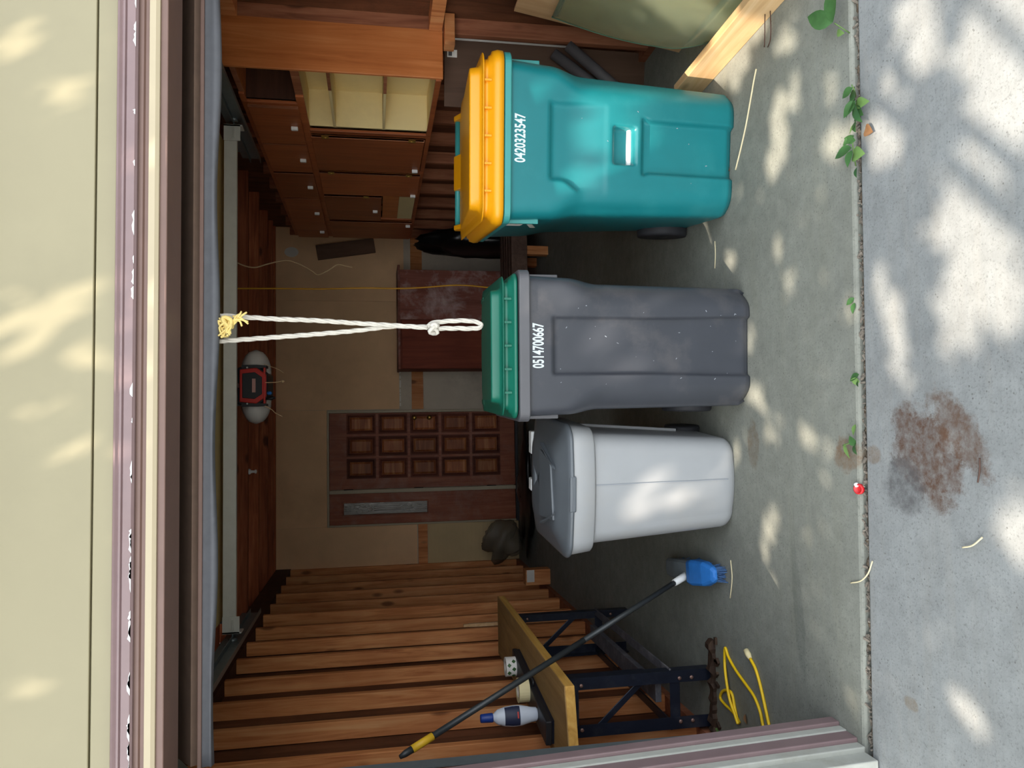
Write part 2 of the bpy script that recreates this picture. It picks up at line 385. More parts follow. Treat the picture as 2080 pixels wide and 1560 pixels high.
# left wall: sheathing with studs
b = MB(); b.box((XL - .14, 2.45, 0), (XL - .09, YB + .1, ZC + .1)); wl = struct(b.build('wall_left', 'sheathing'))
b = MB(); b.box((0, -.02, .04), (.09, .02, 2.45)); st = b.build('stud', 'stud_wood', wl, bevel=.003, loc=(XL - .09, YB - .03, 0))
for k in range(1, 15):
    y = YB - .03 - .402 * k
    c = dup(st, wl, (XL - .09 + random.uniform(-.004, .006), y + random.uniform(-.012, .012), 0)); c.rotation_euler = (random.uniform(-.004, .004), 0, random.uniform(-.05, .05))
b = MB(); b.box((XL - .09, 2.6, 0), (XL, YB, .04)); b.build('sill_plate', 'stud_wood_dark', wl)
b = MB(); b.box((XL - .09, 2.6, 2.45), (XL + .005, YB, 2.6)); b.build('top_plate', 'deck_dark', wl)
# right wall
b = MB(); b.box((XR, 2.45, 0), (XR + .05, YB + .1, ZC + .1)); wr = struct(b.build('wall_right', 'sheathing'))
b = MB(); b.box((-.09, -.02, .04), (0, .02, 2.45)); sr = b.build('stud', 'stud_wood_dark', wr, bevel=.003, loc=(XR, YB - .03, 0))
for k in range(1, 15): dup(sr, wr, (XR, YB - .03 - .405 * k + random.uniform(-.01, .01), 0))
b = MB(); b.box((XR - .09, 2.6, 0), (XR, YB, .04)); b.build('sill_plate', 'stud_wood_dark', wr)
b = MB(); b.box((XR - .092, 2.6, 1.03), (XR, 4.02, 1.20)); 
# back wall
b = MB(); b.box((XL - .14, YB + .012, 0), (XR + .05, YB + .08, ZC + .1)); wb = struct(b.build('wall_back', 'gray_board'))
def bpart(name, mat, x0, x1, z0, z1, d=.012, off=0.0, bev=0.0):
    m = MB(); m.box((x0, YB - d - off + .012, z0), (x1, YB + .012 - off, z1)); return m.build(name, mat, wb, bevel=bev)
bpart('drywall_sheet', 'drywall', XL - .08, -1.035, 1.12, ZC); bpart('drywall_sheet', 'drywall', -1.033, .215, 2.075, ZC); bpart('drywall_sheet', 'drywall', .217, 1.40, 1.30, ZC); bpart('drywall_sheet', 'drywall', 1.402, XR, 1.24, ZC)
m = MB(); random.seed(3); x = .25
while x < 1.36:
    w = random.uniform(.02, .09); m.box((x, YB - .004, 1.282 + random.uniform(-.004, .004)), (x + w, YB + .004, 1.296)); x += w + random.uniform(.004, .03)
m.build('torn_paper_edge', 'paper_white', wb)
m = MB(); x = XL - .06
for z in [1.12 + i * .075 for i in range(18)]: m.box((XL - .085, YB - .005, z), (XL - .075, YB + .004, z + random.uniform(.02, .06)))
m.build('torn_paper_edge', 'paper_white', wb)
bpart('rail', 'stud_wood', .215, XR, 1.04, 1.165, .03); bpart('rail', 'stud_wood', XL - .08, -1.035, 1.01, 1.11, .03)
bpart('lower_board', 'gray_board', .215, 1.25, .0, 1.035, .01); bpart('lower_board', 'gray_board', 1.254, XR, .0, 1.035, .01)
m = MB(); m.box((XL - .08, YB, .0), (-1.035, YB + .012, 1.005))
for i in range(22): m.box((XL - .08, YB - .005, .03 + i * .044), (-1.035, YB + .001, .052 + i * .044))
m.build('ribbed_board', 'beige_ribbed', wb)
m = MB(); m.lathe([(.055, 0), (.05, .004), (.03, .006)], (0, 0, 0), 14, 'Y'); 
o = m.build('plaster_patch', 'paper_white', wb); o.location = py(592, 512, YB - .008); o.scale = (1, 1, 1.35)
# ceiling
b = MB(); b.box((XL - .2, 2.2, ZC + .16), (XR + .2, YB + .2, ZC + .20)); ce = struct(b.build('ceiling', 'deck_dark'))
b = MB(); b.box((XL - .09, -.02, 0), (XR, .02, .16)); jo = b.build('joist', 'joist_wood', ce, bevel=.003, loc=(0, YB - .02, ZC))
for k in range(1, 10): dup(jo, ce, (0, YB - .02 - .6 * k, ZC))
b = MB(); b.box((XL - .09, YB - .26, ZC - .0), (XR, YB - .22, ZC + .14)); b.build('blocking_board', 'joist_wood', ce)
# roof above, so that only the doorway lets daylight in
b = MB(); b.box((-4.2, 2.25, 3.1), (4.6, YB + .4, 3.2)); struct(b.build('roof', 'roof_dark'))

# front wall with the siding above the opening
JX = -1.045; JR = 1.66; YF = 2.30
b = MB(); b.box((-4.2, YF + .012, 2.16), (4.6, YF + .12, 3.15)); b.box((-4.2, YF + .012, 0), (JX - .16, YF + .12, 2.16)); b.box((JR + .16, YF + .012, 0), (4.6, YF + .12, 2.16))
wf = struct(b.build('wall_front', 'siding'))
def fbox(name, mat, z0, z1, y0, y1, parent=wf, x0=-2.2, x1=2.6, bev=.003):
    m = MB(); m.box((x0, y0, z0), (x1, y1, z1)); return m.build(name, mat, parent, bevel=bev)
fbox('siding_panel', 'siding', 2.337, 3.1, YF - .004, YF + .012); fbox('siding_panel', 'siding', 2.279, 2.331, YF - .008, YF + .012)
m = MB()                                           # beaded mauve head casing
prof = [(.0, 2.274), (-.030, 2.274), (-.034, 2.268), (-.030, 2.262), (-.034, 2.258), (-.034, 2.253), (-.029, 2.250), (-.034, 2.247), (-.034, 2.226), (-.028, 2.220), (0, 2.220)]
m.prism([(0, YF + y, z) for y, z in prof], (-2.2, 0, 0), (4.8, 0, 0)); t1 = struct(m.build('trim_1', 'mauve_paint'), 'mauve painted head casing over the garage opening')
m = MB()
for i in range(60):                                # chipped paint along its lower edge, worse at the left
    x = random.uniform(-1.2, 1.4)
    if x > -.25 and random.random() < .75: continue
    w = random.uniform(.015, .075); h = random.uniform(.003, .011)
    pts = [(x, YF - .0348, 2.2245), (x + w, YF - .0348, 2.2245)] + [(x + w * (1 - k / 5), YF - .0348, 2.2245 + h * random.uniform(.3, 1)) for k in range(1, 5)]
    m.prism(pts, (0, 0, 0), (0, .001, 0))
m.build('bare_patch', 'white_chip', t1)
m = MB(); m.prism([(0, YF + y, z) for y, z in [(.02, 2.224), (-.016, 2.224), (-.016, 2.208), (-.010, 2.204), (-.010, 2.190), (.02, 2.190)]], (-2.2, 0, 0), (4.8, 0, 0))
struct(m.build('trim_2', 'brown_paint'), 'brown stepped moulding under the mauve casing')
m = MB(); m.prism([(0, YF + y, z) for y, z in [(.02, 2.193), (-.018, 2.193), (-.018, 2.176), (-.012, 2.166), (.02, 2.166)]], (-2.2, 0, 0), (4.8, 0, 0))
struct(m.build('trim_3', 'cream_paint', bevel=.001), 'cream strip along the head of the opening')
m = MB(); m.box((JX - .02, YF - .004, 2.146), (JR + .02, YF + .16, 2.168)); struct(m.build('trim_4', 'brown_paint', bevel=.003), 'brown head jamb of the opening')
# left jamb, leaning a little: bands from back to front
lean = Matrix.Shear('XY', 4, (0, 0)); lean[0][2] = -.036
def jamb(name, mat, x0, x1, y0, y1, label):
    m = MB(); m.box((x0, y0, .0), (x1, y1, 2.16)); m.v = [tuple(lean @ Vector(p)) for p in m.v]; return struct(m.build(name, mat, bevel=.004), label)
jamb('trim_5', 'mauve_paint', JX - .10, JX + .012, 2.475, 2.525, 'mauve door stop on the left jamb')
jamb('trim_6', 'jamb_white', JX - .10, JX, 2.435, 2.475, 'white weatherstrip on the left jamb')
jamb('trim_7', 'mauve_paint', JX - .10, JX - .004, 2.375, 2.437, 'mauve face of the left jamb board')
jamb('trim_8', 'jamb_white', JX - .14, JX - .018, 2.335, 2.377, 'white edge of the left casing')
jamb('trim_9', 'jamb_white', JX - .34, JX - .035, 2.27, 2.337, 'worn white casing board left of the opening')
m = MB(); m.box((JR, 2.28, 0), (JR + .16, 2.52, 2.16)); struct(m.build('trim_10', 'mauve_paint', bevel=.004), 'mauve right jamb')

# ------------------------------------------------------------------ wheeled carts
def rrect(hw, yf, yb, rf, rb, nf=48, nc=8, ns=14, z=0.0, bow=0.0):
    """rounded rectangle, front at yf (towards -Y); starts at the left end of the front"""
    P = []
    for i in range(nf): t = i / (nf - 1); x = -hw + rf + (2 * hw - 2 * rf) * t; P.append((x, yf - bow * (1 - (2 * t - 1) ** 2), z))
    for i in range(1, nc): a = -pi / 2 + (pi / 2) * i / nc; P.append((hw - rf + rf * cos(a), yf + rf + rf * sin(a), z))
    for i in range(ns): t = i / (ns - 1); P.append((hw, yf + rf + (yb - rb - yf - rf) * t, z))
    for i in range(1, nc): a = (pi / 2) * i / nc; P.append((hw - rb + rb * cos(a), yb - rb + rb * sin(a), z))
    for i in range(ns): t = i / (ns - 1); P.append((hw - rb - (2 * hw - 2 * rb) * t, yb, z))
    for i in range(1, nc): a = pi / 2 + (pi / 2) * i / nc; P.append((-hw + rb + rb * cos(a), yb - rb + rb * sin(a), z))
    for i in range(ns): t = i / (ns - 1); P.append((-hw, yb - rb - (yb - rb - yf - rf) * t, z))
    for i in range(1, nc): a = pi + (pi / 2) * i / nc; P.append((-hw + rf + rf * cos(a), yf + rf + rf * sin(a), z))
    return P
def box_mask(x, z, hw, z0, z1, s):
    return ss(-hw - s, -hw + s, x) * (1 - ss(hw - s, hw + s, x)) * ss(z0 - s, z0 + s, z) * (1 - ss(z1 - s, z1 + s, z))
def lin(tab, z):
    if z <= tab[0][0]: return tab[0][1]
    for (a, va), (b_, vb) in zip(tab, tab[1:]):
        if z <= b_: return va + (vb - va) * ss(a, b_, z) if len(tab) > 2 and (b_ - a) < .2 else va + (vb - va) * (z - a) / (b_ - a)
    return tab[-1][1]
def wheel(parent, x, y, r, w, side):
    m = MB(); m.lathe([(r * .72, -w / 2), (r * .96, -w / 2), (r, -w * .3), (r, w * .3), (r * .96, w / 2), (r * .72, w / 2)], (0, 0, 0), 28, 'X')
    wh = m.build('wheel', 'tire', parent, loc=(x, y, r))
    m = MB(); m.lathe([(r * .74, -w * .38), (r * .74, w * .38), (r * .3, w * .42), (r * .22, w * .55), (.004, w * .55)] if side > 0 else [(r * .74, w * .38), (r * .74, -w * .38), (r * .3, -w * .42), (r * .22, -w * .55), (.004, -w * .55)], (0, 0, 0), 22, 'X')
    m.build('hub', 'black_plastic', wh)
    for k in range(6):
        a = k * pi / 3; m = MB(); m.box((-w * .46, -.008, r * .25), (w * .46, .008, r * .72), Matrix.Rotation(a, 4, 'X')); m.build('spoke', 'black_plastic', wh)
def cart(name, loc, rz, H, tabs, depthf, mats, lidspec, digits, dig_z, dig_w, label, rim_band):
    """two wheeled refuse cart: body, rim, lid with ribs, handle bar, wheels"""
    root = empty(name, loc, rz); body_m, rim_m, lid_m, bar_m = mats
    hwT, yfT, ybT, rf, rb = tabs
    nz = 110; rings = []
    for i in range(nz + 1):
        z = H * i / nz
        r = rrect(lin(hwT, z), lin(yfT, z), lin(ybT, z), lin(rf, z), rb, nf=64, z=z)
        rings.append([(x, y + (depthf(x, z) if y < lin(yfT, z) + lin(rf, z) * .6 else 0), zz if i else zz + foot(x)) for x, y, zz in r])
    MB().rings(rings, True, True).build('body', body_m, root)
    hw, yf, yb = lin(hwT, H), lin(yfT, H), lin(ybT, H)
    m = MB(); R = lambda g, z: rrect(hw + g, yf - g, yb + g, lin(rf, H), rb, z=z)
    m.rings([R(-.01, H - rim_band), R(.014, H - rim_band), R(.020, H - rim_band + .004), R(.020, H - .003), R(.014, H), R(-.01, H)], False, False, smooth=False, closed=True)
    m.build('rim', rim_m, root, bevel=.002)
    for s in (-1, 1):                              # flanges that stiffen the sides under the rim
        m = MB(); m.box((s * hw - .012, yf + .07, H - rim_band - .13), (s * hw + .010, yf + .09, H - rim_band)); m.build('side_rib', rim_m, root, bevel=.003)
    # lid
    g0, hr, hg, hf, hd = lidspec                   # outset, rim height, groove height, flange thickness, dome height
    Lr = lambda g, z: rrect(hw + g, yf - g, yb + g * .5, lin(rf, H) + max(g, -.02) * .5, rb, z=z)
    z = H + .004
    prof = [(g0 - .012, z), (g0, z), (g0 + .002, z + hr * .5), (g0 - .004, z + hr), (g0 - .016, z + hr + .004), (g0 - .020, z + hr + .012), (g0 - .030, z + hr + .015), (g0 - .034, z + hr + hg),
            (g0 - .012, z + hr + hg + .002), (g0 - .010, z + hr + hg + hf), (g0 - .030, z + hr + hg + hf), (g0 - .050, z + hr + hg + hf + .003)]
    top_z = z + hr + hg + hf; wall = [(g0 - .058, .25), (g0 - .062, .85), (g0 - .064, .97), (g0 - .072, 1.0), (g0 - .13, 1.0), (g0 - .22, 1.02)]
    drop = lambda y: hd * max(.12, 1 - .95 * (y - yf) / (yb - yf))
    lid = MB().rings([Lr(g, zz) for g, zz in prof] + [[(x, y, top_z + k * drop(y)) for x, y, _ in Lr(g, 0)] for g, k in wall], True, True).build('lid', lid_m, root)
    for k in range(5):
        x = (-.8 + .4 * k) * (hw - .05); m = MB(); m.box((x - .004, yf - g0 + .012, z + hr + .006), (x + .004, yf - g0 + .05, z + hr + hg)); m.build('lid_rib', lid_m, lid)
    zt = z + hr + hg + hf; hz = .010 if bar_m == 'green_rim' else -.022
    m = MB(); m.tube([(-hw * .82, yb + .035, zt + hz), (hw * .82, yb + .035, zt + hz)], .015, 12); m.build('handle_bar', bar_m, root)
    for x0, w in ((-hw * .84, .012), (0, .085), (hw * .84, .012)):
        m = MB(); m.prism([(0, yb - .06, zt - .03), (0, yb + .055, zt + hz - .022), (0, yb + .062, zt + hz + .014), (0, yb + .02, zt + hz + .022), (0, yb - .07, zt + .004)], (x0 - w, 0, 0), (2 * w, 0, 0)); m.build('hinge', lid_m, lid, bevel=.004)
    # number
    th = atan((lin(yfT, dig_z + .05) - lin(yfT, dig_z - .05)) / .1)
    mt = Matrix.Translation((0, lin(yfT, dig_z) - .0012, dig_z)) @ Matrix.Rotation(pi / 2 - th, 4, 'X')
    t = text('number', digits, .062, 'digit_white', None, None, 1, .0015)
    w0 = max(v.co.x for v in t.data.vertices) - min(v.co.x for v in t.data.vertices)
    t.data.transform(mt @ Matrix.Diagonal((dig_w / w0, 1.0, 1, 1))); t.parent = root
    root['label'] = label; root['category'] = 'trash cart'
    return root, t
def foot(x): return .0

# green cart, yellow lid
def green_depth(x, z):
    d = .022 * box_mask(x, z, .155 + .05 * ss(.80, .70, z) * (1 if x < 0 else .1), .60, .845, .012) * ss(.55, .78, z)
    d += .045 * box_mask(x, z, .076, .475, .565, .008)
    d += .028 * box_mask(x, z, .108 + .012 * ss(.40, .44, z), -.2, .435, .010)
    d += .012 * ss(.80, .70, z) * ss(.20, .30, abs(x))
    return d
GL = (1.185, 3.095, 0)
tabs = ([(0, .262), (.03, .272), (.70, .292), (.84, .314), (1.05, .323)], [(0, .02), (.03, .0), (1.05, -.085)], [(0, .60), (.3, .64), (1.05, .72)], [(0, .10), (.68, .11), (.86, .065), (1.05, .055)], .05)
gc, gt = cart('trash_cart', GL, radians(-8), 1.045, tabs, green_depth, ('green_plastic', 'green_rim', 'yellow_plastic', 'green_rim'), (.026, .042, .034, .006, .052), '0420323547', .975, .195,
     'tall teal green wheeled trash cart with a bright yellow lid', .03)
gt.location.x -= .0
m = MB(); m.tube([(-.078, .004, .487), (.078, .004, .487)], .012, 12); m.build('grab_bar', 'white_plastic', gc)
for s in (-1, 1): wheel(gc, s * .285, .54, .125, .055, s)
m = MB(); m.tube([(-.29, .54, .125), (.29, .54, .125)], .012, 8); m.build('axle', 'galvanized', gc)
m = MB()                                           # peeling sticker on the left side
mt = Matrix.Translation((-.3195, .14, .955)) @ Matrix.Rotation(radians(0), 4, 'X')
m.box((-.001, -.045, -.03), (.001, .045, .035), mt); m.build('sticker', 'paper_white', gc)
m = MB(); mt = Matrix.Translation((-.3175, .16, .885)) @ Matrix.Rotation(radians(-18), 4, 'X'); m.box((-.001, -.10, -.012), (.001, .10, .012), mt); m.build('sticker_strip', 'paper_white', gc)

# gray cart, green lid
def gray_depth(x, z):
    d = .022 * box_mask(x, z, .112 + .010 * ss(.5, .0, z), -.2, .868, .007)
    d += .016 * ss(.80, .62, z) * ss(.15, .24, abs(x)) * ss(.30, .15, abs(x))
    d += .020 * ss(.10, .0, z) * ss(.17, .24, abs(x))
    return d
tabs = ([(0, .240), (.03, .252), (.66, .258), (.80, .276), (.97, .280), (1.0, .280)], [(0, .0), (.03, -.012), (1.0, -.070)], [(0, .46), (.3, .50), (1.0, .54)], [(0, .085), (.66, .095), (.84, .05), (1.0, .045)], .05)
yc, yt = cart('trash_cart', (.322, 3.02, 0), radians(-3.5), 1.012, tabs, gray_depth, ('gray_plastic', 'gray_rim', 'lid_green', 'gray_rim'), (.006, .016, .034, .005, .046), '0514700667', .930, .178,
     'dark gray wheeled trash cart with a green lid and number 0514700667', .045)
for s in (-1, 1): wheel(yc, s * .26, .41, .115, .05, s)
m = MB(); m.tube([(-.25, .41, .115), (.25, .41, .115)], .012, 8); m.build('axle', 'galvanized', yc)

for root_, hwid, n_, sd_ in ((yc, .23, 26, 5), (gc, .25, 9, 6)):
    m = MB(); r = random.Random(sd_)
    yft = tabs[1] if root_ is yc else [(0, .02), (.03, .0), (1.05, -.085)]; dep = gray_depth if root_ is yc else green_depth
    for k in range(n_):
        x = r.uniform(-hwid * .7, hwid * .7); z = r.uniform(.05, .85); w = r.uniform(.0007, .0016); h = r.uniform(.0008, .0045); y = lin(yft, z) + dep(x, z) - .0006
        if abs(dep(x + w, z) - dep(x - w, z)) > .001 or abs(dep(x, z + h) - dep(x, z - h)) > .001: continue
        m.box((-w, -.0003, -h), (w, .0003, h), Matrix.Translation((x, y, z)) @ Matrix.Rotation(atan(.07), 4, 'X') @ Matrix.Rotation(r.uniform(-1.2, 1.2), 4, 'Y'))
    m.build('scuff_marks', 'seam_gray', root_)['kind'] = 'stuff'

# light gray cart, dark lid
lc = empty('trash_cart', (-.272, 3.205, 0), radians(-6)); tag(lc, 'light gray wheeled trash can with a dark gray lid, shortest of the three', 'trash cart')
def lring(z, g=0.0, rf=.075): 
    k = z / .76; return rrect(.200 + .045 * k + g, -.0 - .055 * k - g, .42 + .06 * k + g, rf + g * .3, .08, z=z, nf=48, bow=.016)
zs = [0, .004, .012, .022, .04] + [.06 + .05 * i for i in range(13)] + [.675]
MB().rings([lring(z, -.018 * (1 - min(1, z / .04)) ** 2) for z in zs]).build('body', 'lgray_plastic', lc)
m = MB(); m.rings([lring(.655, .0), lring(.665, .022), lring(.672, .028), lring(.755, .032), lring(.765, .028), lring(.765, .0)], False, False, closed=True); m.build('rim_collar', 'lgray_plastic', lc)
m = MB(); m.box((-.0015, -.0005, .04), (.0015, .0022, .66), Matrix.Translation((.028, -.0185, 0)) @ Matrix.Rotation(atan(.055 / .76), 4, 'X')); m.build('mould_seam', 'seam_gray', lc)
L2 = lambda g, z: [(x, y, z + .035 * (y + .1)) for x, y, zz in lring(.76, g)]
m = MB(); m.rings([L2(.024, .762), L2(.040, .762), L2(.042, .770), L2(.038, .778), L2(.020, .784), L2(-.03, .800), L2(-.055, .812), L2(-.10, .818), L2(-.16, .812), L2(-.20, .812)]); lid = m.build('lid', 'lid_dark', lc)
m = MB(); m.box((-.075, -.112, .752), (.075, -.098, .780)); m.build('lift_tab', 'lid_dark', lid, bevel=.006)
for s in (-1, 1):
    m = MB(); m.prism([(s * .09, -.02, .820), (s * .10, -.02, .836), (s * .17, .17, .846), (s * .17, .17, .826)], (0, 0, 0), (s * .012, .012, 0)); m.build('lid_ridge', 'lid_dark', lid)
m = MB(); m.prism([(-.13, .0, .816), (.12, .04, .820), (.15, .20, .832), (-.15, .20, .832)], (0, 0, 0), (0, 0, .012)); m.build('lid_panel', 'lid_dark', lid, bevel=.005)
for x0, x1 in ((.09, .20), (-.09, -.03)):
    m = MB(); m.box((x0, .47, .785), (x1, .53, .825)); m.build('hinge_clip', 'white_plastic', lc, bevel=.006)
for s in (-1, 1):
    m = MB(); m.bar((s * .214, .30, .16), (s * .243, .36, .655), .014, .03); m.build('side_handle_rail', 'lgray_plastic', lc)
    wheel(lc, s * .205, .40, .085, .04, s)
m = MB(); m.tube([(-.2, .40, .085), (.2, .40, .085)], .01, 8); m.build('axle', 'galvanized', lc)

# ------------------------------------------------------------------ overhead door, tracks, opener
gd = empty('overhead_garage_door', (0.31, 2.56, 2.06)); tag(gd, 'brown sectional overhead garage door rolled up under the ceiling', 'garage door')
DW = 1.335
def dsec(name, mat, y0, z0, y1, z1, t, parent=gd, w=DW, bev=.003):
    p = Vector((0, y0, z0)); q = Vector((0, y1, z1)); d = (q - p).normalized(); nrm = Vector((0, -d.z, d.y)) * t
    m = MB(); m.prism([p, q, q + nrm, p + nrm], (-w, 0, 0), (2 * w, 0, 0)); return m.build(name, mat, parent, bevel=bev)
a = radians(36); y1, z1 = .02 + .50 * cos(a), .045 + .50 * sin(a)
s1 = dsec('door_section', 'door_brown', .02, .045, y1, z1, .035)
dsec('inner_skin', 'door_tan', .02 + .03, .045 + .010, y1 - .01, z1 - .022, .006, s1)
for i in range(3):
    ya = y1 + .01 + i * .51; s_ = dsec('door_section', 'door_brown', ya, z1 + .004, ya + .50, z1 + .004, .035); dsec('inner_skin', 'door_tan', ya + .01, z1 - .004, ya + .49, z1 - .004, .006, s_)
p = []                                             # rubber seal along the bottom edge, sagging slightly at the left
n = 60; m = MB(); rg = []
for i in range(n + 1):
    x = -DW + 2 * DW * i / n; sag = .006 * sin(i * .35) + .012 * (1 - i / n)
    rg.append([(x, .0, .052), (x, -.008, .035), (x, -.004, .020), (x, -.012, .012), (x, -.004, -.002 + sag), (x, .012, -.006 + sag), (x, .030, .004 + sag), (x, .034, .040), (x, .03, .056)])
m.rings(rg, True, True, smooth=True); m.build('bottom_seal', 'rubber_seal', gd)
m = MB(); m.box((-DW, -.016, .040), (DW, .02, .052)); m.build('seal_retainer', 'brown_paint', gd, bevel=.002)
sy = 1.80; sz0, sz1 = .245, .312
m = MB(); m.prism([(0, sy, sz1), (0, sy, sz0), (0, sy + .03, sz0), (0, sy + .03, sz0 + .006), (0, sy + .006, sz0 + .006), (0, sy + .006, sz1)], (-1.30, 0, 0), (2.62, 0, 0)); m.build('strut', 'galvanized', gd)
for s in (-1, 1):
    m = MB(); x = s * 1.335; m.box((x - .045, sy - .012, sz0 - .02), (x + .045, sy - .006, sz1 + .0)); m.box((x + s * .04 - .004, sy - .012, sz0 - .03), (x + s * .04 + .004, sy + .06, sz1)); m.box((x - .03, sy - .02, sz0 + .008), (x + .03, sy - .012, sz0 + .018)); br = m.build('roller_bracket', 'galvanized', gd)
    m = MB(); m.tube([(x + s * .03, sy + .02, sz0 + .02), (x + s * .085, sy + .02, sz0 + .02)], .006, 8); m.lathe([(.004, -.01), (.024, -.01), (.024, .01), (.004, .01)], (x + s * .085, sy + .02, sz0 + .02), 16, 'X'); m.build('roller', 'track_metal', br)
def track(x, s, label):
    t = empty('door_track', (x, 2.6, 2.29)); tag(t, label, 'door track', 'garage door tracks')
    pts = [(0, .04, -2.28), (0, .04, -.32), (0, .07, -.20), (0, .14, -.09), (0, .26, -.02), (0, .40, 0), (0, 2.42, .01)]
    m = MB()
    for (p, q) in zip(pts, pts[1:]): m.bar(p, q, .004, .06, (0, 0, 1) if abs(q[1] - p[1]) > .06 else (0, 1, 0))
    m.build('web', 'track_metal', t)
    m = MB()
    for dz in (-.030, .030): m.bar((-s * .014, .40, dz), (-s * .014, 2.42, .01 + dz), .028, .004)
    m.build('lip', 'track_metal', t)
    m = MB(); m.bar((s * .010, .55, .055), (s * .010, 2.40, .065), .035, .045); m.build('support_angle', 'track_metal', t)
    m = MB(); m.bar((s * .012, 2.30, .06), (s * .012, 2.30, .47), .03, .003); m.build('hanger', 'track_metal', t)
track(-1.115, -1, 'galvanized door track running back along the left stud wall')
track(1.735, 1, 'galvanized door track running back above the wall cabinets')

op = empty('garage_door_opener', (.30, 5.25, 2.25)); tag(op, 'red and black garage door opener with two white lamp covers', 'garage opener')
def octa(w, h, z, y): return [(-w * .62, y, z - h), (w * .62, y, z - h), (w, y, z - h * .25), (w * .9, y, z + h), (-w * .9, y, z + h), (-w, y, z - h * .25)]
m = MB(); m.prism(octa(.135, .095, .105, 0), (0, 0, 0), (0, .30, 0)); body = m.build('housing', 'black_plastic', op, bevel=.012)
m = MB(); m.prism(octa(.118, .084, .100, -.012), (0, 0, 0), (0, .014, 0)); fc = m.build('front_panel', 'opener_red', op, bevel=.006)
m = MB(); m.prism(octa(.088, .062, .104, -.018), (0, 0, 0), (0, .008, 0)); m.build('label_plate', 'black_plastic', fc, bevel=.003)
m = MB(); m.box((-.045, -.022, .082), (.045, -.018, .104)); m.build('rating_label', 'label_pink', fc)
m = MB(); m.box((-.118, -.014, .022), (.118, .05, .034)); m.build('lower_bezel', 'opener_red', fc, bevel=.003)
for s in (-1, 1):
    m = MB(); rg = []
    for i in range(11):
        t = i / 10; k = sqrt(max(0, 1 - t ** 2.2)); rg.append([(s * (.085 + .165 * t), .02 + .12 * (1 - k) + .13 * k * (1 - cos(2 * pi * j / 20)) , .102 + .098 * max(k, .04) * sin(2 * pi * j / 20)) for j in range(20)])
    m.rings(rg); m.build('lamp_cover', 'lens_white', op)
    m = MB(); m.prism(octa(.012, .078, .095, 0), (s * .125, -.006, 0), (0, .27, 0)); m.build('side_trim', 'black_plastic', op)
    m = MB(); m.lathe([(.006, -.004), (.006, .004)], (s * .118, -.014, .135), 10, 'Y'); m.build('screw', 'galvanized', fc)
m = MB(); m.bar((0, .1, .20), (0, -2.62, .27), .028, .035); m.build('rail', 'track_metal', op)
m = MB(); m.bar((0, -.55, .215), (0, -.80, .12), .022, .006); m.build('door_arm', 'track_metal', op)
for s in (-1, 1):
    m = MB(); m.bar((s * .11, .2, .16), (s * .11, .2, .345), .03, .004); m.build('hanger_strap', 'track_metal', op)
m = MB(); m.tube(spline([(.02, -.01, .03), (.02, -.012, -.04), (.025, -.014, -.08)], 5), .0032, 6); m.lathe([(.002, -.012), (.009, -.006), (.009, .004), (.002, .01)], (.026, -.014, -.088), 10); m.build('antenna_wire', 'wire_cream', op)
m = MB(); m.tube(spline([(-.13, 0, .03), (-.16, -.01, -.02), (-.18, -.01, -.04), (-.205, -.01, -.085)], 5), .0030, 6); m.build('bell_wire', 'wire_cream', op)
m = MB(); m.tube(spline([(.14, -.01, .03), (.11, -.01, -.05), (.085, -.01, -.09)], 5), .0018, 6); m.build('pull_wire', 'wire_cream', op)
m = MB(); m.lathe([(.003, -.02), (.012, -.012), (.012, .006), (.004, .012)], (-.05, -.01, .0), 12); m.build('indicator_button', 'broom_blue', op)
m = MB(); m.tube([(-.09, -.01, .02), (-.085, -.01, -.012), (-.08, -.01, -.04)], [.003, .012, .006], 8); m.build('plug', 'black_plastic', op)

# ------------------------------------------------------------------ ropes and cords
def wobble(p, q, n, amp, seed):
    r = random.Random(seed); p, q = Vector(p), Vector(q)
    return [p.lerp(q, i / n) + Vector((r.uniform(-amp, amp), r.uniform(-amp, amp) * .3, 0)) for i in range(n + 1)]
def rope(pts, r):                                   # three strands laid around the core line
    P = spline(pts, 10); out = MB(); 
    L = [0]
    for a_, b_ in zip(P, P[1:]): L.append(L[-1] + (b_ - a_).length)
    for s_ in range(3):
        Q = []
        for i, p in enumerate(P):
            d = (P[min(i + 1, len(P) - 1)] - P[max(i - 1, 0)]).normalized(); e = Vector((0, 1, 0)); e = (e - d * e.dot(d)).normalized(); f = d.cross(e); a_ = L[i] / .045 * 2 * pi / 3 + s_ * 2 * pi / 3
            Q.append(p + (e * cos(a_) + f * sin(a_)) * r * .5)
        out.tube(Q, r * .62, 6)
    return out
yr = 2.585
A = [py(x, y, yr) for x, y in [(440, 641), (480, 643), (560, 648), (640, 651), (730, 657), (800, 661), (868, 666)]]
B = [py(x, y, yr + .012) for x, y in [(440, 693), (475, 691), (560, 685), (640, 679), (720, 672), (800, 663), (866, 664)]]
LP = [py(x, y, yr + .006) for x, y in [(866, 666), (880, 656), (920, 652), (955, 652), (975, 657), (977, 661), (968, 667), (930, 667), (890, 667), (868, 664)]]
rp = empty('pull_rope', py(977, 660, yr)); tag(rp, 'white braided pull rope with a loop hanging from the garage door', 'rope')
off = Vector(rp.location)
for nm, P in (('strand', A), ('strand', B), ('loop', LP)): rope([p - off for p in P], .0078).build(nm, 'rope_white', rp)
kc = py(878, 668, yr) - off; m = MB()
for k in range(3): m.tube([kc + Vector((.015 * cos(t + k), .013 * sin(t * 1.0), .011 * sin(t * 2 + k * 2) - .004 * k)) for t in [i * 2 * pi / 14 for i in range(14)]], .0065, 7, closed=True)
m.build('knot', 'rope_white', rp)
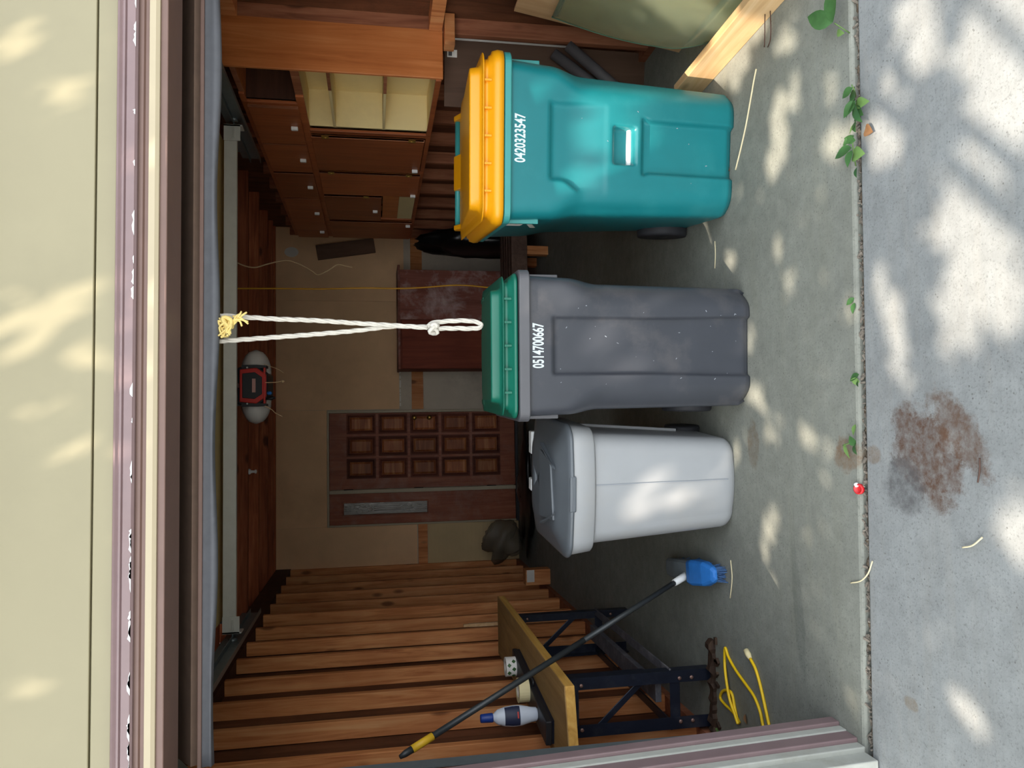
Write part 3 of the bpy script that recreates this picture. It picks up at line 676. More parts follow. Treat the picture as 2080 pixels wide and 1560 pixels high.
tw = empty('yellow_twine', py(455, 665, yr - .01)); tag(tw, 'frayed yellow twine knotted around the top of the white rope', 'twine'); off = Vector(tw.location)
m = MB(); r = random.Random(4)
for k in range(10):
    P = [py(r.uniform(442, 470), r.uniform(645, 685), yr - .012 - r.uniform(0, .02)) - off for _ in range(5)]; m.tube(spline(P, 5), .0035, 5)
m.build('wrap', 'twine_yellow', tw)
m = MB(); kn = py(462, 655, yr - .02) - off
for k in range(4): m.tube([kn + Vector((.016 * cos(t + k), .012 * sin(t), .014 * sin(t + k * 1.3))) for t in [i * 2 * pi / 12 for i in range(12)]], .006, 6, closed=True)
m.build('knot', 'twine_yellow', tw)
for k in range(6):
    m = MB(); a0 = py(r.uniform(462, 475), r.uniform(640, 660), yr - .022) - off; b0 = py(r.uniform(485, 509), r.uniform(633, 665), yr - .03) - off
    m.tube(spline([a0, a0.lerp(b0, .5) + Vector((r.uniform(-.01, .01), -.01, r.uniform(-.01, .01))), b0], 5), .0035, 5); m.build('loose_end', 'twine_yellow', tw)
def hang(name, pix, Y, rad, mat, label, cat, n=6):
    P = [py(x, y, Y) for x, y in pix]; P.insert(0, Vector((P[0].x, Y, ZC + .01))); o0 = P[-1]; m = MB(); m.tube(spline([p - o0 for p in P], n), rad, 7); o = m.build(name, mat, loc=o0); tag(o, label, cat); return o
hang('yellow_string', [(452, 585), (480, 586), (560, 586), (650, 587), (740, 585), (805, 586), (860, 584), (910, 580), (950, 580), (1015, 586), (1100, 590)], 6.08, .0062, 'cord_yellow', 'thin yellow cord hanging straight down behind the gray cart', 'cord')
hang('hanging_wire', [(455, 520), (478, 532), (500, 541), (520, 543), (545, 536), (580, 529), (605, 535), (630, 548), (646, 558), (665, 550), (685, 538), (700, 540), (715, 543)], 6.08, .0052, 'wire_cream', 'wavy cream wire dangling from the ceiling beside the yellow cord', 'wire')
o0 = py(513, 958, 6.7); o0.z = ZC
m = MB(); m.lathe([(.025, 0), (.022, -.012), (.012, -.02), (.010, -.045), (.016, -.05), (.016, -.062), (.004, -.066)], (0, 0, 0), 14); o = m.build('lamp_holder', 'white_plastic', loc=o0); tag(o, 'small white lamp holder screwed under a ceiling joist', 'lamp holder')

# ------------------------------------------------------------------ wall cabinets on the right
CX, CB = 1.865, 2.125; CZ0, CZ1 = 1.205, 2.29; CY0, CY1 = 4.02, 7.46
cb = empty('wall_cabinet', (CX, CY0, CZ0)); tag(cb, 'long brown wooden wall cabinet with two rows of doors, open at the near end', 'cabinet')
O = Vector(cb.location)
def cpart(name, mat, a, b_, parent=cb, bev=.0025):
    m = MB(); m.box(tuple(Vector(a) - O), tuple(Vector(b_) - O)); return m.build(name, mat, parent, bevel=bev)
ep = cpart('end_panel', 'cabinet_wood', (CX - .005, CY0 - .02, CZ0 - .01), (CB, CY0, 2.44))
cpart('back_panel', 'cabinet_cream', (CB - .01, CY0, CZ0), (CB, CY1, CZ1)); cpart('top_board', 'cabinet_wood', (CX, CY0, CZ1 - .02), (CB - .01, CY1, CZ1)); cpart('bottom_board', 'cabinet_cream', (CX, CY0, CZ0), (CB - .01, CY1, CZ0 + .02))
cpart('middle_board', 'cabinet_cream', (CX + .004, CY0, 1.955), (CB - .01, CY1, 1.975))
cpart('inner_lining', 'cabinet_cream', (CX + .004, CY0 + .0005, CZ0 + .02), (CB - .01, CY0 + .004, CZ1 - .02))
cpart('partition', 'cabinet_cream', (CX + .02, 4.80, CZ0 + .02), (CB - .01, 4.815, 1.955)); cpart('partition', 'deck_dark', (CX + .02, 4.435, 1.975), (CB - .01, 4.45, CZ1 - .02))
for z in (1.49, 1.79): cpart('shelf', 'cabinet_cream', (CX + .012, CY0 + .004, z), (CB - .01, 4.80, z + .016))
for z in (1.49, 1.79): cpart('shelf_edge', 'cabinet_edge', (CX + .006, CY0 + .004, z - .001), (CX + .012, CY0 + .24, z + .017))
for z0, z1 in ((CZ0 - .002, CZ0 + .028), (1.945, 1.99), (CZ1 - .03, CZ1 + .002)): cpart('face_rail', 'cabinet_front', (CX - .012, CY0 + .30 if z0 > 1.3 else CY0, z0), (CX + .004, CY1, z1))
for z0, z1 in ((1.945, 1.99), (CZ1 - .03, CZ1)): cpart('raw_edge', 'cabinet_edge', (CX - .001, CY0, z0), (CX + .004, CY0 + .30, z1))
for y in (4.80, 5.49, 6.05, 6.79, 7.42): cpart('face_stile', 'cabinet_front', (CX - .013, y, CZ0), (CX + .004, y + .05, 1.95))
for y in (4.415, 4.98, 5.555, 6.17, 6.935): cpart('face_stile', 'cabinet_front', (CX - .013, y, 1.985), (CX + .004, y + .03, CZ1))
def cdoor(y0, y1, z0, z1, kz, ky, ajar=0.0, hinge=()):
    d = empty('door', (0, 0, 0)); d.parent = cb; d.location = (CX - .014 - O.x, y0 - O.y, 0)
    d.rotation_euler = (0, 0, ajar)
    m = MB(); m.box((-.018, 0, z0 - O.z), (0, y1 - y0, z1 - O.z)); return d, m
def cab_door(y0, y1, z0, z1, ky, kz, ajar=0.0, hinges=()):
    m = MB(); m.box((-.018, 0, z0 - O.z), (0, y1 - y0, z1 - O.z)); d = m.build('door', 'cabinet_front', cb, bevel=.003, loc=(CX - .014 - O.x, y0 - O.y, 0)); d.rotation_euler = (0, 0, ajar)
    m = MB(); m.box((-.004, 0, z0 - O.z), (-.0175 - .002, .006, z1 - O.z)); m.build('door_edge', 'cabinet_edge', d)
    k = MB(); k.box((-.040, ky - .012, kz - .020 - O.z), (-.018, ky + .012, kz + .020 - O.z)); k.build('knob', 'white_plastic', d, bevel=.004)
    for hz in hinges:
        h = MB(); h.box((-.021, -.03, hz - .022 - O.z), (-.017, .018, hz + .022 - O.z)); h.tube([(-.022, -.006, hz - .022 - O.z), (-.022, -.006, hz + .022 - O.z)], .004, 6); h.build('hinge', 'brass', d)
for i, (y0, y1) in enumerate([(4.44, 4.985), (5.015, 5.555), (5.585, 6.165), (6.20, 6.93), (6.965, 7.44)]):
    cab_door(y0, y1, 1.985, 2.262, (y1 - y0) * .48, 2.03, .012 if i == 0 else (.02 if i == 3 else 0))
cab_door(4.86, 5.48, 1.24, 1.945, .54, 1.275, 0, (1.86, 1.32)); cab_door(5.545, 6.05, 1.225, 1.945, .45, 1.26, 0, (1.86, 1.31)); cab_door(6.10, 6.78, 1.50, 1.945, .36, 1.55, 0, (1.62,)); cab_door(6.845, 7.42, 1.225, 1.945, .06, 1.26)
cpart('loose_panel', 'cabinet_cream', (CX - .010, 6.12, CZ0 + .03), (CX - .004, 6.77, 1.36)); cpart('drawer_front', 'cabinet_wood', (CX - .008, 6.12, 1.36), (CX + .01, 6.77, 1.49))
mt = Matrix.Translation(Vector((CB - .0105, 4.52, 1.40)) - O) @ Matrix.Rotation(-pi / 2, 4, 'Z') @ Matrix.Rotation(pi / 2, 4, 'X')
text('pencil_mark', '017', .055, 'ink', cb, mt, .8, 0, .0004)
# framing near the cabinet end
for (n_, a_, b_, mat, lab) in [('ledger_block', (2.02, 3.94, 1.135), (2.19, 4.02, 1.19), 'stud_wood', 'short wooden block under the end of the wall cabinet')]:
    m = MB(); c0 = Vector(a_); m.box((0, 0, 0), tuple(Vector(b_) - c0)); tag(m.build(n_, mat, loc=c0, bevel=.003), lab, 'wood block')
m = MB(); m.box((-.02, -.02, 0), (.09, .02, .06)); 
b = MB(); b.box((XR - .092, 3.2, 1.20), (XR - .002, 3.98, 1.27)); b.build('fire_block', 'stud_wood', wr, bevel=.003)
b = MB(); b.box((XR - .092, 3.2, 2.24), (XR - .002, 3.98, 2.36)); b.build('fire_block', 'stud_wood', wr, bevel=.003)

# ------------------------------------------------------------------ back door with side light
fr = empty('door_1', (-.42, YB, 0)); struct(fr, 'brown fifteen panel wooden door with a cream frame in the back wall')
def dpart(name, mat, x0, x1, z0, z1, y0, y1, parent=fr, bev=.003):
    m = MB(); m.box((x0 + .42, y0 - YB, z0), (x1 + .42, y1 - YB, z1)); return m.build(name, mat, parent, bevel=bev)
for x0, x1 in ((-1.035, -1.015), (-.685, -.645), (.180, .205)): dpart('frame_post', 'cream_paint', x0, x1, 0, 2.065, YB - .035, YB + .012)
dpart('frame_head', 'cream_paint', -1.035, .205, 2.05, 2.07, YB - .036, YB + .012)
dpart('threshold', 'black_plastic', -1.035, .205, 0, .03, YB - .05, YB + .012)
dl = dpart('door_leaf', 'door_wood', -.640, .178, .03, 2.048, YB - .012, YB + .010)
xs = [-.515, -.275, -.035]; zsd = [.21, .55, .89, 1.23, 1.57]
for zi in zsd:
    for xi in xs:
        x0, x1, z0, z1 = xi, xi + .19, zi, zi + .285
        m = MB(); R = lambda g, y: [(x0 + g + .42, y, z0 + g), (x1 - g + .42, y, z0 + g), (x1 - g + .42, y, z1 - g), (x0 + g + .42, y, z1 - g)]
        m.rings([R(-.012, -.012), R(-.012, -.026), R(.006, -.026), R(.014, -.013), R(.026, -.013)], False, False, smooth=False); mo = m.build('panel_moulding', 'moulding_shade', dl)  # darker colour stands in for shade in the relief around each panel
        m = MB(); m.rings([R(.024, -.0125), R(.026, -.014), R(.044, -.025)], False, True, smooth=False); m.build('panel', 'panel_wood', mo)
m = MB(); m.lathe([(.004, 0), (.024, -.002), (.026, -.02), (.012, -.03), (.01, -.045), (.024, -.055), (.024, -.075), (.006, -.085)], (.12 + .42, -.012, .98), 14, 'Y'); m.build('door_knob', 'brass', dl)
m = MB(); m.lathe([(.004, 0), (.024, -.002), (.024, -.018), (.006, -.022)], (.12 + .42, -.012, 1.14), 14, 'Y'); m.build('deadbolt', 'brass', dl)
for z in (.3, 1.1, 1.85):
    m = MB(); m.tube([(-.645 + .42, -.022, z - .05), (-.645 + .42, -.022, z + .05)], .008, 8); m.build('hinge', 'black_plastic', dl)
sl = dpart('side_panel', 'door_wood', -1.015, -.685, .03, 2.048, YB - .010, YB + .010)
gl = dpart('glass_pane', 'leaded_glass', -.910, -.785, 1.01, 1.90, YB - .013, YB - .006, sl)
for x0, x1, z0, z1 in ((-.925, -.910, .995, 1.915), (-.785, -.77, .995, 1.915), (-.91, -.785, 1.90, 1.915), (-.91, -.785, .995, 1.01)): dpart('glazing_bead', 'door_wood', x0, x1, z0, z1, YB - .022, YB - .006, sl)
m = MB()
for z0, z1 in ((1.02, 1.10), (1.30, 1.58), (1.82, 1.89)):
    for dx in (-.022, .0, .022): m.tube([(-.8475 + .42 + dx, -.016, z0), (-.8475 + .42 + dx, -.016, z1)], .0022, 5)
for zc in (1.20, 1.70):
    for k in range(7):
        a0 = k * 2 * pi / 7; c = Vector((-.8475 + .42 + .032 * cos(a0), -.016, zc + .075 * sin(a0))); m.tube([c + Vector((.016 * cos(t), 0, .028 * sin(t))) for t in [j * 2 * pi / 10 for j in range(10)]], .0024, 5, closed=True)
m.build('leading', 'galvanized', sl)

# ------------------------------------------------------------------ workbench and what stands on it
ZT = .80
wbh = empty('workbench', (-1.24, 4.05, 0)); tag(wbh, 'narrow workbench with a thick plywood top on black steel legs', 'workbench'); O = Vector(wbh.location)
X0, X1, Y0_, Y1_ = -1.445, -1.085, 3.16, 4.96
m = MB(); m.prism([(X0, Y0_ - .05, 0), (X1, Y0_ + .03, 0), (X1, Y1_, 0), (X0, Y1_, 0)], -O + Vector((0, 0, ZT - .004)), (0, 0, .004)); m.build('top_face', 'bench_wood', wbh)
m = MB(); m.prism([(X0, Y0_ - .05, 0), (X1, Y0_ + .03, 0), (X1, Y1_, 0), (X0, Y1_, 0)], -O + Vector((0, 0, ZT - .045)), (0, 0, .041)); m.build('top_board', 'bench_edge', wbh, bevel=.003)
def wbar(name, p, q, w, h, mat='black_steel', par=wbh, upv=(0, 0, 1)):
    m = MB(); m.bar(Vector(p) - O, Vector(q) - O, w, h, upv); return m.build(name, mat, par, bevel=.003)
def angle_leg(x, y, sx, sy, tilt):
    m = MB(); p = Vector((x, y, 0)) - O
    poly = [(0, 0, 0), (sx * .055, 0, 0), (sx * .055, sy * .006, 0), (sx * .006, sy * .006, 0), (sx * .006, sy * .055, 0), (0, sy * .055, 0)]
    k = len(poly); v = [Vector(q) + p for q in poly] + [Vector(q) + p + Vector((tilt, 0, ZT - .046)) for q in poly]
    m.add(v, [tuple(range(k - 1, -1, -1)), tuple(range(k, 2 * k))] + [(i, (i + 1) % k, k + (i + 1) % k, k + i) for i in range(k)]); lg = m.build('leg', 'black_steel', wbh)
    for z in (.10, .16, ZT - .16, ZT - .09):
        mm = MB(); mm.lathe([(.003, -.006), (.009, -.005), (.009, .0)], p + Vector((sx * .035 + tilt * z, -.001 if sy > 0 else -.007, z)), 10, 'Y'); mm.build('bolt', 'bolt', lg)
for (x, sx, t) in ((-1.435, 1, 0), (-1.165, -1, 0)):
    angle_leg(x, 3.52, sx, 1, t); angle_leg(x, 4.80, sx, -1, t)
for y in (3.53, 4.79):
    wbar('end_bar', (-1.43, y, ZT - .12), (-1.17, y, ZT - .12), .006, .06); wbar('end_bar', (-1.43, y, .18), (-1.17, y, .18), .006, .05)
    wbar('diagonal_brace', (-1.425, y + .012, ZT - .22), (-1.175, y + .012, .30), .005, .03)
for x in (-1.42, -1.18): wbar('side_bar', (x, 3.53, .20), (x, 4.80, .20), .045, .008, 'dusty_steel' if x > -1.3 else 'black_steel'); wbar('side_bar', (x, 3.53, ZT - .08), (x, 4.80, ZT - .08), .008, .05)
wbar('clamp_post', (-1.19, 3.62, ZT - .50), (-1.19, 3.62, ZT - .06), .02, .035)
wbar('pad_strip', (-1.29, 3.60, .235), (-1.29, 4.74, .235), .09, .03, 'dusty_steel')
# things on the bench
c = Vector((-1.305, 3.80, ZT)); m = MB(); m.box((-.055, -.42, .012), (.055, .42, .040)); lv = m.build('case_body', 'black_plastic', None, bevel=.006)
tc = empty('tool_case', c, radians(-6)); tag(tc, 'flat black tool case lying on the workbench', 'tool case'); lv.parent = tc
m = MB(); m.box((-.052, -.41, .0), (.052, .41, .013)); m.build('case_base', 'black_steel', tc)
m = MB(); m.tube([(.056, -.06, .022), (.075, -.06, .022), (.075, .06, .022), (.056, .06, .022)], .006, 6); m.build('handle', 'black_plastic', tc)
bt = empty('glue_bottle', (-1.325, 3.56, ZT + .040), radians(20)); tag(bt, 'white plastic squeeze bottle with a blue cap on the workbench', 'bottle')
def oval(a_, b_, z, n=24): return [(a_ * cos(2 * pi * j / n), b_ * sin(2 * pi * j / n), z) for j in range(n)]
m = MB(); m.rings([oval(.024, .020, 0), oval(.030, .024, .006), oval(.033, .026, .03), oval(.044, .031, .075), oval(.046, .032, .11), oval(.042, .030, .15), oval(.033, .026, .185), oval(.022, .021, .200), oval(.017, .017, .204), oval(.017, .017, .212)]); m.build('bottle_body', 'bottle_white', bt)
m = MB(); m.lathe([(.020, .208), (.021, .212), (.019, .262), (.015, .266), (.003, .266)], (0, 0, 0), 18); m.build('cap', 'bottle_blue', bt)
m = MB(); rg = []
for z in (.085, .10, .12, .14, .155):
    k = 1.012; a_ = lin([(.075, .044), (.11, .046), (.15, .042), (.185, .033)], z) * k; b_ = lin([(.075, .031), (.11, .032), (.15, .030), (.185, .026)], z) * k
    rg.append([(a_ * cos(t), b_ * sin(t), z) for t in [radians(205 + 130 * j / 14) for j in range(15)]])
m.add([p for r_ in rg for p in r_], [(15 * i + j, 15 * i + j + 1, 15 * i + 16 + j, 15 * i + 15 + j) for i in range(4) for j in range(14)], True); m.build('label', 'label_navy', bt)
m = MB(); m.box((-.012, -.0335, .092), (.016, -.0325, .098)); m.build('label_stripe', 'opener_red', bt)
def tape_roll(c, r, h, mat, lab):
    t = empty('tape_roll', c); tag(t, lab, 'tape roll')
    m = MB(); n = 26; R = lambda rr, z: [(rr * cos(2 * pi * j / n), rr * sin(2 * pi * j / n), z) for j in range(n)]
    m.rings([R(r * .58, 0), R(r, 0), R(r, h), R(r * .58, h)], False, False, closed=True, smooth=False); m.build('tape', mat, t)
    m = MB(); m.rings([R(r * .54, .001), R(r * .585, .001), R(r * .585, h - .001), R(r * .54, h - .001)], False, False, closed=True, smooth=False); m.build('core', 'dirty_paper', t)
    return t
tape_roll((-1.285, 3.775, ZT + .040), .058, .052, 'tape_cream', 'cream masking tape roll lying flat next to the bottle')
t2 = tape_roll((-1.275, 4.12, ZT + .040), .050, .055, 'paper_white', 'white tape roll with a patterned wrapper at the far end of the tool case')
for k in range(5):
    a0 = -pi / 2 + (-.8 + .4 * k); m = MB(); m.box((-.008, -.001, -.008), (.008, .001, .008), Matrix.Translation((.0505 * cos(a0), .0505 * sin(a0), .015 + .025 * (k % 2))) @ Matrix.Rotation(a0 + pi / 2, 4, 'Z') @ Matrix.Rotation(.7, 4, 'Y')); m.build('wrapper_mark', 'leaf_green', t2)
m = MB(); m.box((-.012, -.012, 0), (.012, .012, .30)); m.box((-.009, -.009, .30), (.009, .009, .34)); o = m.build('wooden_stake', 'pale_wood', loc=(-1.395, 5.10, .55)); tag(o, 'short pale wooden stake fixed to a stud behind the bench', 'stake')
o.location = (-1.445, 5.70, .60)
# block on the sill at the far left
o = empty('wood_offcut', (-1.38, 7.0, .04)); tag(o, 'small wooden offcut with a white sticker against the left wall', 'wood block')
m = MB(); m.box((-.06, -.06, -.04), (.08, .06, .19)); m.build('block', 'stud_wood', o, bevel=.004); m = MB(); m.box((-.03, -.062, .11), (.078, -.060, .18)); m.build('sticker', 'paper_white', o)

# ------------------------------------------------------------------ push broom leaning at the left
P0 = pz(1382, 1176, .13); P1 = px(812, 1538, -1.235)
br = empty('scrub_broom', pz(1420, 1170, 0)); tag(br, 'blue scrub broom with a long black handle leaning across the workbench', 'broom'); O = Vector(br.location)
Lr = lambda t: P0.lerp(P1, t) - O
m = MB(); m.tube([Lr(.0), Lr(.40)], .0125, 12); m.tube([Lr(.40), Lr(.93)], .0130, 12); m.build('handle', 'broom_black', br)
m = MB(); m.tube([Lr(.905), Lr(.965)], .0155, 12); m.build('grip_band', 'grip_yellow', br)
m = MB(); m.tube([Lr(.965), Lr(.985), Lr(1.0)], [.014, .013, .008], 12); m.build('end_cap', 'broom_black', br)
m = MB(); m.tube([Lr(-.03), Lr(.028)], [.020, .016], 12); m.build('ferrule', 'white_plastic', br)
hd = MB(); a_ = pz(1362, 1150, .05) - O; b_ = pz(1456, 1168, .05) - O; ax = (b_ - a_).normalized(); sd = Vector((0, 0, 1)).cross(ax).normalized()
Lh = (b_ - a_).length
def hring(t, w, z0, z1): c = a_.lerp(b_, t); c.z = 0; return [c + sd * w + Vector((0, 0, z0)), c + sd * w + Vector((0, 0, z1 - .01)), c + sd * (w - .012) + Vector((0, 0, z1)), c - sd * (w - .012) + Vector((0, 0, z1)), c - sd * w + Vector((0, 0, z1 - .01)), c - sd * w + Vector((0, 0, z0))]
m = MB(); m.rings([hring(t, w, .045, z) for t, w, z in ((0, .03, .075), (.06, .045, .085), (.3, .05, .10), (.64, .052, .105))], smooth=False); m.build('head_block', 'broom_gray', br, bevel=.004)
m = MB(); m.rings([hring(t, w, .045, z) for t, w, z in ((.62, .056, .110), (.70, .060, .112), (.87, .055, .095), (.97, .036, .075), (1.0, .02, .065))], smooth=False); m.build('head_cover', 'broom_blue', br, bevel=.006)
m = MB(); r = random.Random(2)
for i in range(520):
    t = r.random(); w = r.uniform(-.046, .046) * (1 - .3 * abs(2 * t - 1)); c = a_.lerp(b_, t) + sd * w; c.z = .048; e = c + Vector((r.uniform(-.012, .012), r.uniform(-.012, .012), -.046)); m.bar(c, e, .003, .003)
m.build('bristles', 'bristle', br)['kind'] = 'stuff'

# ------------------------------------------------------------------ floor at the left: cord, rotten strip, litter
ec = empty('extension_cord', pz(1520, 1400, 0)); tag(ec, 'bright yellow extension cord looped on the floor by the left jamb', 'cord'); O = Vector(ec.location)
pix = [(1502, 1468), (1492, 1450), (1470, 1428), (1463, 1416), (1468, 1404), (1478, 1402), (1487, 1410), (1493, 1440), (1499, 1470), (1492, 1450), (1482, 1420), (1475, 1380), (1472, 1345), (1473, 1316), (1480, 1335), (1495, 1362), (1515, 1390), (1532, 1415), (1544, 1445), (1552, 1480), (1570, 1510), (1575, 1520), (1566, 1490), (1555, 1440), (1545, 1395), (1535, 1360), (1524, 1338)]
m = MB(); Pc = [pz(x, y, .0075 + (.012 if i in (8, 9, 10, 11) else 0)) - O for i, (x, y) in enumerate(pix)]; m.tube(spline(Pc, 8), .0065, 8); m.build('cable', 'cord_bright', ec)
e1 = Pc[-1]; d1 = (Pc[-1] - Pc[-2]).normalized(); m = MB(); m.tube([e1, e1 + d1 * .018, e1 + d1 * .045], [.008, .013, .012], 10); m.build('plug', 'tape_cream', ec)
rs = empty('rotten_strip', (-1.27, 3.60, 0)); tag(rs, 'crumbling dark wooden strip on the floor under the bench foot', 'wood strip')
m = MB(); r = random.Random(9); rg = []
for i in range(26):
    x = -.25 + .50 * i / 25; w = .022 + r.uniform(-.008, .006); h = .028 + r.uniform(-.012, .008); rg.append([(x, -w - .115, 0), (x, -w - .115, h), (x, w - .115, h + r.uniform(-.008, .004)), (x, w - .115, 0)])
m.rings(rg, smooth=False); m.build('strip', 'rotten_wood', rs)
for k in range(9):
    m = MB(); x = r.uniform(-.24, .26); m.box((-.016, -.007, 0), (.016, .007, .012), Matrix.Translation((x, -.16 + r.uniform(-.012, .012), .001)) @ Matrix.Rotation(r.uniform(0, 3), 4, 'Z')); m.build('splinter', 'rotten_wood', rs)
def leaf_mesh(L, W, fold=.25, curl=.1, n=6):
    v = []; f = []
    for i in range(n + 1):
        t = i / n; w = W * .5 * sin(pi * t ** .8) ** .9 if 0 < t < 1 else .0006; z = -curl * L * t * t
        v += [(-w, L * t, z + fold * w), (0, L * t, z), (w, L * t, z + fold * w)]
    for i in range(n): f += [(3 * i, 3 * i + 1, 3 * i + 4, 3 * i + 3), (3 * i + 1, 3 * i + 2, 3 * i + 5, 3 * i + 4)]
    m = MB(); m.add(v, f, True); return m
def litter(name, x, y, L, W, mat, rz, label, cat='leaf', z=.001):
    m = leaf_mesh(L, W, .5, -.12); o = m.build(name, mat, loc=pz(x, y, z), rz=rz); tag(o, label, cat); o.location.z = z + .001; return o
litter('fallen_leaf', 1462, 1480, .07, .04, 'leaf_pale', 1.0, 'pale crumpled leaf beside the rotten strip at the left jamb')
litter('fallen_leaf', 1515, 1450, .04, .03, 'leaf_dry', 2.0, 'small brown leaf inside the yellow cord loop')
litter('fallen_leaf', 1758, 262, .055, .04, 'leaf_dry', 2.6, 'dry brown leaf on the driveway just below the weeds')
litter('fallen_leaf', 1479, 340, .035, .02, 'leaf_dry', 2.4, 'tiny dry leaf stuck at the foot of the green cart')
def twig(pix, rad, mat, label, z=.003):
    P = [pz(x, y, z) for x, y in pix]; o0 = P[0].copy(); m = MB(); m.tube(spline([p - o0 for p in P], 5), rad, 6); o = m.build('dry_stem', mat, loc=o0); tag(o, label, 'stem'); return o
twig([(1494, 345), (1505, 300), (1515, 255), (1524, 205), (1531, 165), (1536, 140)], .0035, 'straw', 'long pale dry stem lying in front of the green cart')
twig([(1452, 490), (1453, 515), (1452, 545)], .0022, 'straw', 'short pale stem on the floor between the green and gray carts')
twig([(1484, 1138), (1487, 1175), (1483, 1215)], .0025, 'straw', 'thin pale stem on the floor in front of the broom head')
twig([(1772, 1140), (1763, 1165), (1748, 1180), (1728, 1184)], .0025, 'straw', 'curved pale stem crossing the slab joint')
twig([(1995, 1092), (1975, 1108), (1955, 1112)], .0025, 'straw', 'short dry stem on the driveway at the lower left')
twig([(1990, 930), (1990, 955), (1986, 980)], .0022, 'dark_wire', 'dark twig on the driveway beside the brown stain')
rc = empty('bottle_cap', pz(1747, 993, -.004)); tag(rc, 'red bottle cap lying in the slab joint', 'bottle cap')
m = MB(); m.lathe([(.016, 0), (.018, .002), (.017, .012), (.013, .014), (.012, .006), (.003, .006)], (0, 0, 0), 20); m.build('cap', 'red_cap', rc); m = MB(); m.box((.008, -.006, .004), (.022, .006, .014)); m.build('tab', 'white_plastic', rc, bevel=.003)
rc.rotation_euler = (.35, -.2, .4)

# ------------------------------------------------------------------ weeds growing in the joint
def weed(px_, label, leaves, stem_pts, gname='weeds in the slab joint'):
    base = pz(px_[0], px_[1], -.02); base.y = jy(base.x); w = empty('weed', base); tag(w, label, 'weed', gname)
    if stem_pts:
        m = MB(); m.tube(spline([pz(x, y, z) - base for x, y, z in stem_pts], 5), .0022, 6); m.build('stem', 'stem_green', w)
    for (x, y, z, L, W, ang, tilt, pale) in leaves:
        lf = leaf_mesh(L * 1.2, W * 1.25, .22, .25).build('leaf', 'leaf_pale' if pale else 'leaf_green', w); lf.location = pz(x, y, z) - base; lf.rotation_euler = (tilt, random.uniform(-.3, .3), ang)
    return w
D = radians
weed((1728, 60), 'weed with two large dark leaves in the joint at the far right', [(1692, 45, .05, .115, .055, D(-100), .25, 0), (1692, 45, .045, .10, .05, D(-35), .5, 0), (1700, 66, .03, .035, .02, D(150), .2, 1)], [(1731, 70, -.02), (1718, 62, .02), (1695, 47, .05)])
weed((1738, 200), 'bushy weed with many small leaves in the joint in front of the green cart',
     [(1736, 175, .02, .065, .035, D(95), .3, 0), (1732, 178, .03, .04, .025, D(20), .4, 0), (1735, 200, .03, .05, .03, D(60), .4, 0), (1735, 210, .03, .075, .035, D(120), .3, 0), (1738, 212, .02, .055, .03, D(165), .2, 1), (1738, 205, .03, .05, .03, D(40), .5, 0), (1736, 222, .02, .05, .03, D(140), .3, 0)], [(1739, 200, -.02), (1736, 185, .03), (1730, 172, .04)])
weed((1741, 252), 'small curled weed in the joint between the bushy weed and the drooping one', [(1738, 235, .02, .04, .024, D(150), .6, 0), (1738, 245, .02, .04, .024, D(110), .5, 0), (1740, 250, .02, .03, .02, D(60), .6, 1)], None)
weed((1738, 300), 'drooping weed with pointed leaves in the joint below the green cart', [(1730, 300, .03, .07, .032, D(5), .3, 0), (1730, 305, .03, .045, .026, D(75), .4, 0), (1735, 275, .02, .04, .02, D(20), .5, 0), (1732, 315, .02, .05, .04, D(165), .2, 1), (1738, 285, .02, .04, .022, D(-30), .5, 0), (1740, 340, .01, .03, .018, D(100), .4, 0)], [(1740, 345, -.02), (1734, 312, .02), (1732, 290, .04)])
weed((1745, 770), 'tiny green weed in the joint in front of the gray cart', [(1745, 760, .0, .032, .022, D(40), .6, 0), (1744, 768, .0, .028, .02, D(120), .6, 0), (1746, 775, .0, .025, .02, D(-20), .7, 1)], None)
weed((1743, 895), 'sprouting weed with a pale stem beside the rust mark in the joint', [(1736, 900, .02, .035, .026, D(120), .4, 0), (1715, 900, .02, .045, .014, D(115), .2, 1), (1738, 862, .01, .03, .016, D(80), .4, 1), (1738, 905, .02, .03, .024, D(-60), .5, 0)], [(1744, 895, -.02), (1732, 898, .015), (1712, 905, .03)])
weed((1735, 610), 'dark little weed in the joint at the right of the gray cart', [(1736, 615, .0, .03, .016, D(80), .4, 0), (1735, 605, .0, .03, .016, D(30), .5, 0)], None)

# ------------------------------------------------------------------ right side: curb board, glass, leaning boards, pipes
m = MB(); m.box((-.019, -.46, 0), (.019, .46, .135)); cbd = m.build('curb_board', 'pale_wood', loc=(1.63, 2.97, 0), bevel=.004); tag(cbd, 'pale wooden plank standing on edge along the right side of the floor', 'plank')
cbd.rotation_euler = (0, 0, radians(2))
gp = empty('glass_sheet', (1.66, 3.0, .0)); tag(gp, 'curved green tinted glass sheet leaning behind the pale plank', 'glass sheet'); O = Vector(gp.location)
NU, NV = 40, 22; v = []; Yb0, Yb1 = 2.45, 3.20
def gpt(u, w, t):                                   # u along the floor (0 near .. 1 far), w up
    far = 1 - .35 * max(0, (.45 - w) / .45) ** 2.2 * 1.0
    y = 2.70 + (Yb1 - .02 - 2.70 + .34 * w) * u
    if u > .6: y -= (.20 * max(0, (.30 - w) / .30) ** 2) * ((u - .6) / .4) ** 2
    x = 1.665 + .30 * w ** .9 + .06 * sin(pi * w) * -.8 + .03 * (u - .5) ** 2 + t
    z = .010 + .70 * w
    return Vector((x, y, z)) - O
m = MB(); top = [[gpt(i / NU, j / NV, 0) for j in range(NV + 1)] for i in range(NU + 1)]; bot = [[gpt(i / NU, j / NV, .007) for j in range(NV + 1)] for i in range(NU + 1)]
vv = [p for r_ in top for p in r_] + [p for r_ in bot for p in r_]; K = NV + 1; T = (NU + 1) * K; ff = []
